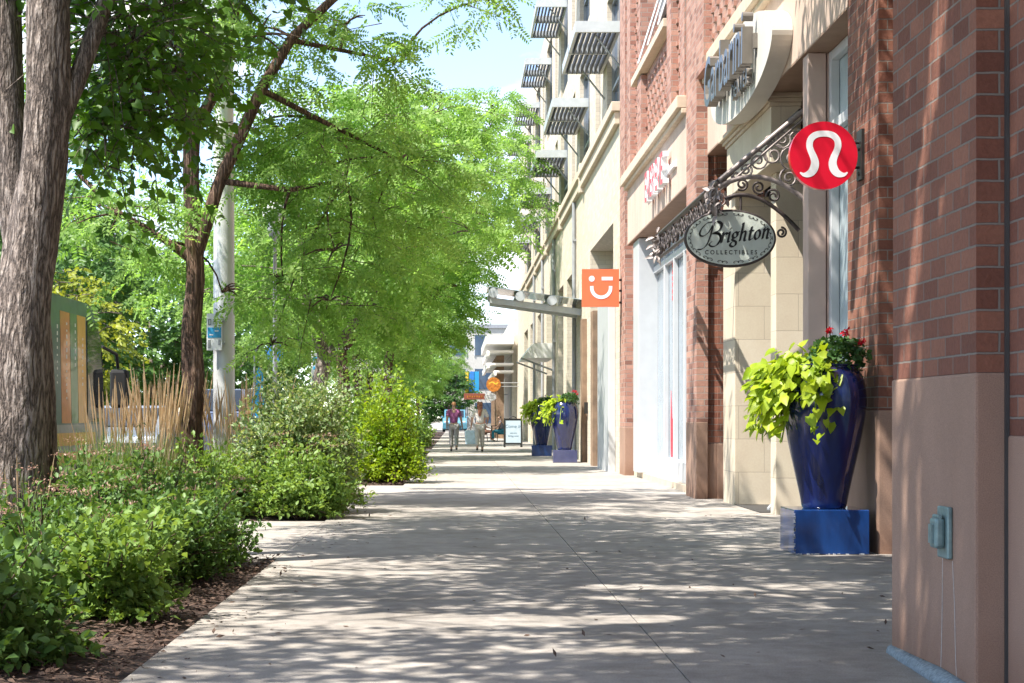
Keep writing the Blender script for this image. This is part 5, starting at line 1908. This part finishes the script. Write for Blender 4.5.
text(m, 'Come In', 0.17, (bfr[0] + up * 0.60, *bfr[1:]), 0.013, 0.002, 0, None, 0.2)
text(m, 'we are', 0.09, (bfr[0] + up * 0.36, *bfr[1:]), 0.013, 0.002, 0, None, 0.2)
text(m, 'hiring now', 0.09, (bfr[0] + up * 0.25, *bfr[1:]), 0.013, 0.002, 0, None, 0.2)
m.build('chalk_writing', 'chalk_blue', sb)
m = MB().tube(bez((X0 + 0.2, YB, 1.04), ((X0 + X1) / 2, YB, 1.16), (X1 - 0.2, YB, 1.04), 8), 0.018, 6)
m.build('handle', 'sign_black', sb)

cs = thing('copper_disc_sign', 'round orange copper sign sticking out high before the timber columns', 'sign', (2.4, 88, 2.7))
c = P(493.5, 384.5, 86.5)
MB().prism(ell(0.36, 0.36, 32), FRONT(tuple(c)), -0.06, 0.06).build('disc', 'copper', cs, 0.01)
m = MB().tube([(c.x + 0.3, 86.5, c.z + 0.08), (3.15, 86.5, c.z + 0.08)], 0.025, 6)
m.tube([(c.x + 0.3, 86.5, c.z - 0.1), (3.15, 86.5, c.z - 0.1)], 0.02, 6)
m.build('arm', 'grey_metal', cs)
m = MB().ribbon(smoothline([(-0.22, 0.05), (-0.05, 0.12), (0.10, 0.02), (0.22, 0.10)]), 0.05, FRONT(tuple(c)), 0.063)
m.build('emblem', 'banner_yellow', cs)
c = P(490.5, 397, 92)
os_ = thing('white_oval_sign', 'white oval blade sign just below the orange copper one', 'sign', tuple(c))
MB().prism(ell(0.32, 0.21, 32), FRONT(tuple(c)), -0.04, 0.04).build('panel', 'sign_white', os_)
m = MB()
for k in range(3):
    m.ribbon([(-0.2 + 0.03 * k, 0.08 - 0.08 * k), (0.2 - 0.03 * k, 0.09 - 0.08 * k)], 0.03, FRONT(tuple(c)), 0.043)
m.build('lettering', 'decal_grey', os_)
MB().tube([(c.x + 0.25, 92.0, c.z), (2.14, 92.0, c.z)], 0.02, 6).build('arm', 'grey_metal', os_)
c = P(475, 396.5, 98)
bd = thing('brown_board_sign', 'long rusty brown board sign hung over the far sidewalk', 'sign', tuple(c))
MB().box(c.x - 0.62, c.x + 0.55, 97.95, 98.05, c.z - 0.17, c.z + 0.17).build('panel', 'rust_board', bd, 0.01)
MB().tube([(c.x + 0.5, 98, c.z + 0.1), (2.95, 98, c.z + 0.1)], 0.025, 6).build('arm', 'grey_metal', bd)
m = MB()
for k in range(7):
    m.box(c.x - 0.45 + k * 0.13, c.x - 0.37 + k * 0.13, 97.944, 97.949, c.z - 0.06, c.z + 0.05)
m.build('lettering', 'copper', bd)


# ------------------------------------------------------------------ vehicles
def car(name, label, X, Y, d, paint, L=4.5, W=1.8, hh=1.48, group=None, zr=-0.131):
    """d = +1: nose towards the lens (-y)"""
    t = thing(name, label, 'car', (X, Y, zr), group)
    o = Vector((X, Y, zr))
    fr = (o, Vector((0, -d, 0)), Vector((0, 0, 1)), Vector((1, 0, 0)))
    a = L / 2
    s = hh / 1.48
    low = [(-a, 0.32), (-a + 0.1, 0.25), (a - 0.1, 0.25), (a, 0.35), (a, 0.62 * s), (a - 0.12, 0.76 * s), (a - 1.15, 0.95 * s), (-a + 0.6, 1.0 * s), (-a + 0.05, 0.95 * s), (-a, 0.7 * s)]
    MB().prism(low, fr, -W / 2, W / 2).build('body', paint, t, 0.06)
    cabin = [(a - 1.2, 0.93 * s), (a - 1.95, 1.42 * s), (a - 2.3, hh), (-a + 0.9, hh * 0.985), (-a + 0.15, 0.97 * s)]
    MB().prism(cabin, fr, -W / 2 + 0.14, W / 2 - 0.14).build('roof', paint, t, 0.05)
    win = [(a - 1.50, 1.0 * s), (a - 2.02, 1.38 * s), (a - 2.3, 1.42 * s), (-a + 0.95, 1.40 * s), (-a + 0.45, 1.03 * s)]
    MB().prism(win, fr, -W / 2 + 0.12, W / 2 - 0.12).build('side_window', 'dark_glass', t)
    m = MB()
    for (ua, va), (ub, vb), off in (((a - 1.27, 0.98 * s), (a - 1.92, 1.405 * s), 0.012), ((-a + 0.86, 1.43 * s), (-a + 0.22, 1.02 * s), 0.012)):
        nx, nz = (vb - va), -(ub - ua)
        l = math.hypot(nx, nz)
        nx, nz = abs(nz) / l * 0, 1
        q = []
        for (u, v), wv in (((ua, va), -1), ((ua, va), 1), ((ub, vb), 1), ((ub, vb), -1)):
            du = 0.02 if u > 0 else -0.02
            q.append(fr[0] + fr[1] * (u + du) + fr[2] * (v + 0.016) + fr[3] * (wv * (W / 2 - 0.24)))
        m.add(q, [(0, 1, 2, 3)])
    m.build('windscreen', 'dark_glass', t)
    for u in (a - 0.85, -a + 0.85):
        for sd in (-1, 1):
            c0 = o + fr[1] * u + Vector((0, 0, 0.33)) + fr[3] * (sd * (W / 2 - 0.10))
            ty = MB().tube([c0 - fr[3] * (sd * 0.10), c0 + fr[3] * (sd * 0.11)], 0.33, 24).build('wheel', 'rubber', t, 0.02)
            MB().tube([c0 + fr[3] * (sd * 0.112), c0 + fr[3] * (sd * 0.122)], 0.21, 16).build('rim', 'chrome', ty)
    for sd in (-1, 1):
        for u, mt, nm in ((a - 0.07, 'headlamp', 'headlight'), (-a - 0.005, 'tail_red', 'tail_light')):
            c0 = o + fr[1] * u + fr[3] * (sd * (W / 2 - 0.30)) + Vector((0, 0, 0.69 * s))
            m = MB()
            m.box(c0.x - 0.20, c0.x + 0.20, c0.y - 0.06, c0.y + 0.06, c0.z - 0.06, c0.z + 0.06)
            m.build(nm, mt, t, 0.03)
        c0 = o + fr[1] * (a - 1.55) + fr[3] * (sd * (W / 2 + 0.06)) + Vector((0, 0, 1.0 * s))
        MB().box(c0.x - 0.08, c0.x + 0.08, c0.y - 0.05, c0.y + 0.05, c0.z - 0.06, c0.z + 0.06).build('mirror', paint, t, 0.03)
    c0 = o + fr[1] * (a + 0.006)
    m = MB().box(c0.x - 0.5, c0.x + 0.5, c0.y - 0.02, c0.y + 0.02, zr + 0.40, zr + 0.60)
    m.build('grille', 'car_dark', t)
    m = MB().box(c0.x - 0.17, c0.x + 0.17, c0.y - 0.03, c0.y + 0.03, zr + 0.33, zr + 0.39)
    m.build('number_plate', 'sign_white', t)
    return t


car('parked_car', 'silver car facing the camera, seen through the tan grasses', -7.75, 42.2, 1, 'car_silver', group='cars in the street')
car('parked_car', 'tall dark blue van-like car behind the lamp pole', -6.6, 49.5, -1, 'car_blue', 4.8, 1.95, 2.0, group='cars in the street')
car('parked_car', 'light blue car standing at the cross street at the end of the block', -0.1, 139.5, 1, 'car_cyan', 4.6, 1.9, 1.85, group='cars in the street')
car('parked_car', 'dark car parked far along the opposite kerb', -14.9, 88, 1, 'car_dark', group='cars in the street')
car('parked_car', 'silver car parked on the opposite side near the brick shops', -14.9, 76, 1, 'car_silver', group='cars in the street')

# shuttle bus, right side and front corner towards the bed
bu = thing('shuttle_bus', 'shuttle bus with teal, orange and green stripes at the kerb behind the big trunk', 'bus', (-6.35, 21.5, -0.131))
XS, YF_, YR, ZT = -5.2, 25.9, 17.4, 2.66
prof = [(YR, 0.15), (YF_ - 0.3, 0.15), (YF_, 0.35), (YF_ + 0.02, 1.0), (YF_ - 0.22, 2.0), (YF_ - 0.62, 2.50), (YF_ - 0.95, ZT - 0.03), (YF_ - 1.3, ZT), (YR + 0.15, ZT), (YR, ZT - 0.2)]
fr = (Vector((0, 0, 0)), Vector((0, 1, 0)), Vector((0, 0, 1)), Vector((1, 0, 0)))
MB().prism(prof, fr, -7.55, XS).build('body', 'bus_teal', bu, 0.16)
stripes = [('bus_teal', 17.5, 23.04), ('bus_orange', 23.06, 23.62), ('bus_green', 23.64, 24.07), ('bus_amber', 24.09, 24.62)]
for mt, a, b in stripes:
    MB().prism([(a, 0.98), (b, 0.98), (b - 0.12, 2.46), (a - 0.12, 2.46)], fr, XS + 0.001, XS + 0.010).build('stripe', mt, bu)
MB().prism([(17.5, 0.36), (25.5, 0.36), (25.6, 0.96), (17.5, 0.96)], fr, XS + 0.001, XS + 0.005).build('skirt_panel', 'bus_grey', bu)
for z0_ in (0.42, 0.68):
    MB().box(XS + 0.0055, XS + 0.010, 17.6, 25.2, z0_, z0_ + 0.17).build('stripe', 'bus_amber', bu)
MB().prism([(24.68, 1.0), (25.86, 1.0), (25.66, 2.0), (25.32, 2.42), (24.62, 2.42)], fr, XS + 0.001, XS + 0.012).build('door_glass', 'dark_glass', bu)
m = MB()
m.prism([(25.82, 1.0), (25.95, 1.0), (25.72, 2.02), (25.36, 2.46), (25.2, 2.46), (25.55, 2.0)], fr, -7.3, XS - 0.1)
m.build('windscreen', 'dark_glass', bu)
m = MB()
rs = random.Random(4)
for yy, z_a, z_b in ((22.75, 1.5, 2.3), (23.3, 1.3, 2.3), (23.82, 1.75, 2.35), (24.3, 1.5, 2.2)):
    z = z_a
    while z < z_b:
        m.box(XS + 0.0105, XS + 0.0125, yy, yy + 0.05, z, z + rs.uniform(0.02, 0.06))
        z += 0.09
m.build('side_lettering', 'white_paint', bu)
m = MB().tube([(XS, 25.7, 2.1), (XS + 0.12, 26.2, 2.0), (XS + 0.12, 26.3, 1.8)], 0.025, 6)
mr = m.build('mirror_arm', 'rubber', bu)
MB().box(XS, XS + 0.28, 26.25, 26.38, 1.2, 1.78).build('mirror', 'rubber', bu, 0.05)
for yy in (18.8, 24.3):
    for x in (XS - 0.12, -7.4):
        wl = MB().tube([(x - 0.12, yy, 0.27), (x + 0.13, yy, 0.27)], 0.40, 24).build('wheel', 'rubber', bu, 0.02)
        MB().tube([(x + 0.131, yy, 0.27), (x + 0.14, yy, 0.27)], 0.22, 16).build('rim', 'chrome', wl)


# ------------------------------------------------------------------ buildings across the street and at the end
def far_building(name, label, x0, x1, y0, y1, h, mat, glass, floors, face='x', roof='far_grey'):
    t = thing(name, label, 'building', ((x0 + x1) / 2, (y0 + y1) / 2, -0.2))
    MB().box(x0, x1, y0, y1, -0.2, h).build('wall', mat, t)
    MB().box(x0 - 0.15, x1 + 0.15, y0 - 0.15, y1 + 0.15, h + 0.002, h + 0.35).build('parapet', roof, t)
    fh = h / floors
    for f in range(floors):
        if face == 'x':
            n = max(2, int((y1 - y0) / 4))
            for k in range(n):
                a = y0 + (k + 0.18) * (y1 - y0) / n
                b = y0 + (k + 0.82) * (y1 - y0) / n
                wn = MB().box(x1 + 0.01, x1 + 0.05, a, b, f * fh + 0.6, f * fh + fh - 0.6).build('window', glass, t)
                m = MB()
                m.box(x1 + 0.012, x1 + 0.09, a - 0.08, a, f * fh + 0.5, f * fh + fh - 0.5)
                m.box(x1 + 0.012, x1 + 0.09, b, b + 0.08, f * fh + 0.5, f * fh + fh - 0.5)
                m.box(x1 + 0.012, x1 + 0.12, a, b, f * fh + fh - 0.6, f * fh + fh - 0.48)
                m.build('frame', 'white_frame', wn)
        else:
            n = max(2, int((x1 - x0) / 2.2))
            for k in range(n):
                a = x0 + (k + 0.18) * (x1 - x0) / n
                b = x0 + (k + 0.82) * (x1 - x0) / n
                wn = MB().box(a, b, y0 - 0.05, y0 - 0.01, f * fh + 0.6, f * fh + fh - 0.6).build('window', glass, t)
                m = MB()
                m.box(a - 0.08, a, y0 - 0.09, y0 - 0.012, f * fh + 0.5, f * fh + fh - 0.5)
                m.box(b, b + 0.08, y0 - 0.09, y0 - 0.012, f * fh + 0.5, f * fh + fh - 0.5)
                m.build('frame', 'white_frame', wn)
    return t


far_building('brick_shop_building', 'red brick shop row across the street behind the pale locust trunk', -40, -24.5, 96, 150, 5.4, 'far_brick', 'pale_glass', 1)
far_building('office_building', 'grey office block across the street behind the shaggy trunk', -42, -25, 60, 94, 8.2, 'far_grey', 'blue_glass', 3)
far_building('corner_building', 'pale cream corner building beyond the cross street', -1.0, 24, 155, 190, 9.0, 'far_cream', 'blue_glass', 3, 'y')
for (px, mt, lab, ww) in ((467, 'banner_yellow', 'narrow yellow banner at the far corner building', 0.55), (471.5, 'banner_blue', 'tall blue banner right of the yellow one at the far corner', 0.75), (476.5, 'sign_blue', 'second lighter blue banner at the far corner building', 0.6)):
    c = P(px, 383, 152)
    bn = thing('wall_banner', lab, 'banner', tuple(c), 'banners at the far corner')
    MB().box(c.x - ww / 2 * 0.7, c.x + ww / 2 * 0.7, 151.9, 152.0, c.z - 1.2, c.z + 1.0).build('cloth', mt, bn)
    MB().tube([(c.x, 151.95, c.z + 1.02), (c.x, 155.0, c.z + 1.02)], 0.04, 6).build('bracket', 'grey_metal', bn)


# ------------------------------------------------------------------ people
def skin_obj(name, V, E, mat, parent, sub=2, root=None):
    names = list(V)
    me = bpy.data.meshes.new(name)
    org = ORIG[parent.name]
    me.from_pydata([tuple(Vector(V[k][0]) - org) for k in names], [(names.index(a), names.index(b)) for a, b in E], [])
    me.materials.append(MAT[mat])
    o = bpy.data.objects.new(name, me)
    col.objects.link(o)
    o.parent = parent
    ORIG[o.name] = org
    o.modifiers.new('skin', 'SKIN').use_smooth_shade = True
    for k, sv in zip(names, me.skin_vertices[0].data):
        r = V[k][1]
        sv.radius = r if isinstance(r, tuple) else (r, r)
        sv.use_root = (k == (root or names[0]))
    ss = o.modifiers.new('sub', 'SUBSURF')
    ss.levels = sub
    ss.render_levels = sub
    dg = bpy.context.evaluated_depsgraph_get()
    m2 = bpy.data.meshes.new_from_object(o.evaluated_get(dg))
    o.modifiers.clear()
    o.data = m2
    for p in m2.polygons:
        p.use_smooth = True
    if not m2.materials:
        m2.materials.append(MAT[mat])
    return o


def person(label, X, Y, h, J, shirt, trousers, hair, shoes, hairkind, sleeves=0.5, group=None):
    """J: joint offsets in units of standing height, x to the right, y away from the lens"""
    t = thing('person', label, 'person', (X, Y, 0), group)
    g_ = lambda k: Vector((X, Y, 0)) + Vector(J[k]) * h
    s = h
    V = {'pelvis': (g_('pelvis'), 0.072 * s), 'waist': (g_('waist'), 0.062 * s), 'chest': (g_('chest'), (0.085 * s, 0.068 * s)), 'neck0': (g_('neck'), 0.034 * s),
         'neck1': (g_('neck') * 0.5 + g_('head') * 0.5, 0.031 * s), 'head': (g_('head'), 0.056 * s), 'crown': (g_('crown'), 0.046 * s)}
    E = [('pelvis', 'waist'), ('waist', 'chest'), ('chest', 'neck0'), ('neck0', 'neck1'), ('neck1', 'head'), ('head', 'crown')]
    # face: nose and chin
    V['nose'] = (g_('head') + Vector(J['face']) * h * 0.062 + Vector((0, 0, -0.008 * s)), 0.010 * s)
    E.append(('head', 'nose'))
    for sd in 'lr':
        V['sh' + sd] = (g_('sh' + sd), 0.036 * s)
        V['el' + sd] = (g_('el' + sd), 0.026 * s)
        V['wr' + sd] = (g_('wr' + sd), 0.017 * s)
        V['hand' + sd] = (g_('wr' + sd) + (g_('wr' + sd) - g_('el' + sd)).normalized() * 0.045 * s, (0.020 * s, 0.013 * s))
        V['fin' + sd] = (g_('wr' + sd) + (g_('wr' + sd) - g_('el' + sd)).normalized() * 0.095 * s, 0.008 * s)
        V['hip' + sd] = (g_('hip' + sd), 0.058 * s)
        V['kn' + sd] = (g_('kn' + sd), 0.036 * s)
        V['an' + sd] = (g_('an' + sd), 0.023 * s)
        V['toe' + sd] = (g_('toe' + sd), 0.020 * s)
        E += [('chest', 'sh' + sd), ('sh' + sd, 'el' + sd), ('el' + sd, 'wr' + sd), ('wr' + sd, 'hand' + sd), ('hand' + sd, 'fin' + sd),
              ('pelvis', 'hip' + sd), ('hip' + sd, 'kn' + sd), ('kn' + sd, 'an' + sd), ('an' + sd, 'toe' + sd)]
    skin_obj('body', V, E, 'skin', t, 2, 'pelvis')
    k = 1.16
    V2 = {n: (V[n][0], tuple(r * k for r in V[n][1]) if isinstance(V[n][1], tuple) else V[n][1] * k) for n in ('pelvis', 'waist', 'chest', 'shl', 'shr')}
    V2['pelvis'] = (V['pelvis'][0] + Vector((0, 0, 0.015 * s)), 0.090 * s)
    V2['waist'] = (V['waist'][0], 0.082 * s)
    V2['neckb'] = (V['chest'][0] * 0.15 + V['neck0'][0] * 0.85, 0.046 * s)
    E2 = [('pelvis', 'waist'), ('waist', 'chest'), ('chest', 'neckb'), ('chest', 'shl'), ('chest', 'shr')]
    for sd in 'lr':
        V2['slv' + sd] = (V['sh' + sd][0].lerp(V['el' + sd][0], sleeves), 0.037 * s)
        E2.append(('sh' + sd, 'slv' + sd))
    skin_obj('shirt', V2, E2, shirt, t, 2, 'chest')
    V3 = {'pelvis': (V['pelvis'][0], 0.084 * s)}
    E3 = []
    for sd in 'lr':
        V3['hip' + sd] = (V['hip' + sd][0], 0.069 * s)
        V3['kn' + sd] = (V['kn' + sd][0], 0.049 * s)
        V3['an' + sd] = (V['an' + sd][0].lerp(V['kn' + sd][0], 0.12), 0.042 * s)
        E3 += [('pelvis', 'hip' + sd), ('hip' + sd, 'kn' + sd), ('kn' + sd, 'an' + sd)]
    skin_obj('trousers', V3, E3, trousers, t, 2, 'pelvis')
    hd, cr_, fc = V['head'][0], V['crown'][0], Vector(J['face'])
    Vh = {'a': (cr_ - fc * 0.008 * s + Vector((0, 0, 0.004 * s)), 0.051 * s), 'b': (hd - fc * 0.022 * s, 0.056 * s)}
    Eh = [('a', 'b')]
    if hairkind == 'bun':
        Vh['bun'] = (cr_ - fc * 0.055 * s + Vector((0, 0, 0.012 * s)), 0.030 * s)
        Eh.append(('a', 'bun'))
    elif hairkind == 'long':
        Vh['c'] = (V['neck1'][0] - fc * 0.045 * s, 0.046 * s)
        Vh['d'] = (V['chest'][0] - fc * 0.085 * s + Vector((0, 0, 0.02 * s)), 0.036 * s)
        Vh['e'] = (V['waist'][0] * 0.4 + V['chest'][0] * 0.6 - fc * 0.085 * s, 0.018 * s)
        Eh += [('b', 'c'), ('c', 'd'), ('d', 'e')]
    skin_obj('hair', Vh, Eh, hair, t, 2, 'b')
    for sd in 'lr':
        d = (V['toe' + sd][0] - V['an' + sd][0])
        d.z = 0
        d.normalize()
        a = V['an' + sd][0]
        zz = max(0.022 * s, a.z - 0.028 * s)
        Vs = {'heel': (Vector((a.x, a.y, zz)) - d * 0.015 * s, 0.026 * s), 'ball': (Vector((a.x, a.y, zz)) + d * 0.07 * s, 0.026 * s), 'tip': (Vector((a.x, a.y, zz - 0.003)) + d * 0.12 * s, 0.018 * s)}
        skin_obj('shoe', Vs, [('heel', 'ball'), ('ball', 'tip')], shoes, t, 2, 'ball')
    return t


walk = dict(pelvis=(0, 0, 0.52), waist=(0, 0.01, 0.61), chest=(0, 0.01, 0.73), neck=(0, 0.015, 0.83), head=(0, 0.03, 0.905), crown=(0, 0.025, 0.945), face=(0, 1, 0),
            shl=(-0.105, 0.01, 0.795), shr=(0.105, 0.01, 0.795), ell=(-0.135, -0.05, 0.635), elr=(0.145, 0.03, 0.635), wrl=(-0.135, 0.01, 0.51), wrr=(0.165, 0.08, 0.51),
            hipl=(-0.05, 0, 0.49), hipr=(0.05, 0, 0.49), knl=(-0.05, 0.05, 0.27), knr=(0.05, -0.03, 0.27), anl=(-0.048, 0.03, 0.045), anr=(0.052, -0.14, 0.075), toel=(-0.05, 0.12, 0.022), toer=(0.054, -0.07, 0.03))
person('walking woman in a plum top and grey trousers, reddish hair pinned up', -0.07, 55.5, 1.60, walk, 'shirt_plum', 'trouser_grey', 'hair_auburn', 'shoe_dark', 'bun', 0.75, 'women walking away')
w2 = dict(walk)
w2.update(knl=(-0.05, -0.03, 0.27), knr=(0.05, 0.06, 0.275), anl=(-0.05, -0.14, 0.08), anr=(0.05, 0.05, 0.045), toel=(-0.052, -0.07, 0.032), toer=(0.05, 0.14, 0.022), ell=(-0.15, 0.0, 0.64), wrl=(-0.165, 0.05, 0.51), elr=(0.16, 0.0, 0.65), wrr=(0.15, 0.1, 0.58))
person('walking woman in a white top with long auburn hair carrying a pale bag', 0.74, 54.5, 1.60, w2, 'shirt_white', 'trouser_pale', 'hair_brown', 'shoe_dark', 'long', 0.95, 'women walking away')
bg_ = thing('shopping_bag', 'pale blue and white bag hanging from the hand of the woman in white', 'bag', (0.44, 54.6, 0.3))
m = MB()
m.add([(0.30, 54.5, 0.22), (0.62, 54.5, 0.24), (0.62, 54.72, 0.24), (0.30, 54.72, 0.22), (0.26, 54.52, 0.66), (0.60, 54.52, 0.66), (0.60, 54.70, 0.66), (0.26, 54.70, 0.66)],
      [(0, 3, 2, 1), (4, 5, 6, 7), (0, 1, 5, 4), (1, 2, 6, 5), (2, 3, 7, 6), (3, 0, 4, 7)])
m.build('sack', 'bag_blue', bg_, 0.03)
m = MB().tube(bez((0.33, 54.6, 0.65), (0.44, 54.6, 0.92), (0.55, 54.6, 0.65), 8), 0.012, 6)
m.build('handle', 'sign_white', bg_)

sit = dict(pelvis=(0, 0, 0.30), waist=(0.0, 0.0, 0.39), chest=(-0.02, -0.01, 0.51), neck=(-0.03, -0.01, 0.61), head=(-0.05, -0.02, 0.68), crown=(-0.05, -0.015, 0.72), face=(-0.9, -0.4, 0),
           shl=(-0.02, 0.10, 0.575), shr=(-0.02, -0.105, 0.575), ell=(-0.09, 0.12, 0.43), elr=(-0.09, -0.12, 0.43), wrl=(-0.2, 0.08, 0.40), wrr=(-0.2, -0.08, 0.40),
           hipl=(-0.01, 0.055, 0.29), hipr=(-0.01, -0.055, 0.29), knl=(-0.24, 0.07, 0.30), knr=(-0.24, -0.07, 0.30), anl=(-0.25, 0.06, 0.045), anr=(-0.23, -0.07, 0.045), toel=(-0.32, 0.06, 0.022), toer=(-0.30, -0.07, 0.022))
person('seated person in a grey top with dark hair beside the sandwich board', 2.02, 78, 1.55, sit, 'shirt_grey', 'cloth_teal', 'hair_dark', 'shoe_white', 'short', 0.4, 'people sitting at the cafe')
s2 = {k: (-v[0], v[1], v[2]) for k, v in sit.items()}
person('seated person in coral clothes facing the one in grey', 1.22, 78.3, 1.5, s2, 'cloth_coral', 'cloth_coral', 'hair_brown', 'shoe_dark', 'short', 0.4, 'people sitting at the cafe')


def stool(label, X, Y, mat):
    t = thing('cafe_chair', label, 'chair', (X, Y, 0), 'cafe chairs')
    MB().box(X - 0.2, X + 0.2, Y - 0.2, Y + 0.2, 0.36, 0.40).build('seat', mat, t, 0.012)
    for a in (-1, 1):
        for b in (-1, 1):
            MB().tube([(X + a * 0.16, Y + b * 0.16, 0.36), (X + a * 0.19, Y + b * 0.19, 0)], 0.014, 6).build('leg', 'dark_metal', t)
    return t


def chair_back(t, X, Y, s, mat):
    MB().box(X + s * 0.19 - 0.015, X + s * 0.19 + 0.015, Y - 0.19, Y + 0.19, 0.52, 0.78).build('backrest', mat, t, 0.01)
    m = MB()
    for b in (-0.16, 0.16):
        m.tube([(X + s * 0.19, Y + b, 0.38), (X + s * 0.19, Y + b, 0.53)], 0.012, 6)
    m.build('back_post', 'dark_metal', t)


c1 = stool('teal cafe chair under the person in grey', 2.02, 78, 'cloth_teal')
chair_back(c1, 2.04, 78, 1, 'cloth_teal')
c2_ = stool('dark cafe chair under the person in coral', 1.22, 78.3, 'dark_metal')
chair_back(c2_, 1.20, 78.3, -1, 'dark_metal')
tb_ = thing('cafe_table', 'small round cafe table between the two seated people', 'table', (1.6, 78.5, 0))
MB().lathe(1.6, 78.6, [(0.30, 0.68), (0.30, 0.71)], 24).build('table_top', 'dark_metal', tb_)
MB().lathe(1.6, 78.6, [(0.2, 0.0), (0.03, 0.05), (0.03, 0.679)], 12).build('pedestal', 'dark_metal', tb_)
st = thing('door_stop', 'small grey wedge on the mat at the stone portal', 'door stop', (3.4, 19.9, 0))
MB().box(3.36, 4.0, 19.35, 21.05, 0.002, 0.012).build('door_mat', 'sealant', st)
MB().prism([(-0.06, 0.0), (0.10, 0.0), (0.10, 0.05), (0.0, 0.09), (-0.06, 0.02)], FRONT((3.58, 19.75, 0.013)), -0.06, 0.06).build('wedge', 'far_grey', st)


# ------------------------------------------------------------------ every separate strut, bracket, beam or emblem piece is a part of its own
def separate(o):
    me = o.data
    n = len(me.vertices)
    par = {}
    def find(a):
        while par.setdefault(a, a) != a:
            par[a] = par[par[a]]
            a = par[a]
        return a
    key = [tuple(round(c, 4) for c in v.co) for v in me.vertices]
    for p in me.polygons:
        ks = [key[i] for i in p.vertices]
        for k in ks[1:]:
            par[find(k)] = find(ks[0])
    comps = {}
    for p in me.polygons:
        comps.setdefault(find(key[p.vertices[0]]), []).append(p.index)
    if len(comps) < 2:
        return
    made = []
    for ids in comps.values():
        vi, remap, fs = [], {}, []
        for i in ids:
            f = []
            for v in me.polygons[i].vertices:
                if v not in remap:
                    remap[v] = len(vi)
                    vi.append(tuple(me.vertices[v].co))
                f.append(remap[v])
            fs.append(f)
        m2 = bpy.data.meshes.new(me.name)
        m2.from_pydata(vi, [], fs)
        for mt in me.materials:
            m2.materials.append(mt)
        m2.polygons.foreach_set('use_smooth', [me.polygons[i].use_smooth for i in ids])
        m2.update()
        made.append(m2)
    o.data = made[0]
    for m2 in made[1:]:
        c = o.copy()
        c.data = m2
        col.objects.link(c)


WORDS = {'beam', 'strut', 'bracket', 'emblem', 'stay_rod', 'strap', 'standoffs', 'arm', 'back_post', 'print', 'white_print', 'window_poster', 'windscreen', 'window_lettering'}
for o in list(col.objects):
    if o.type == 'MESH' and o.name.split('.')[0] in WORDS:
        separate(o)
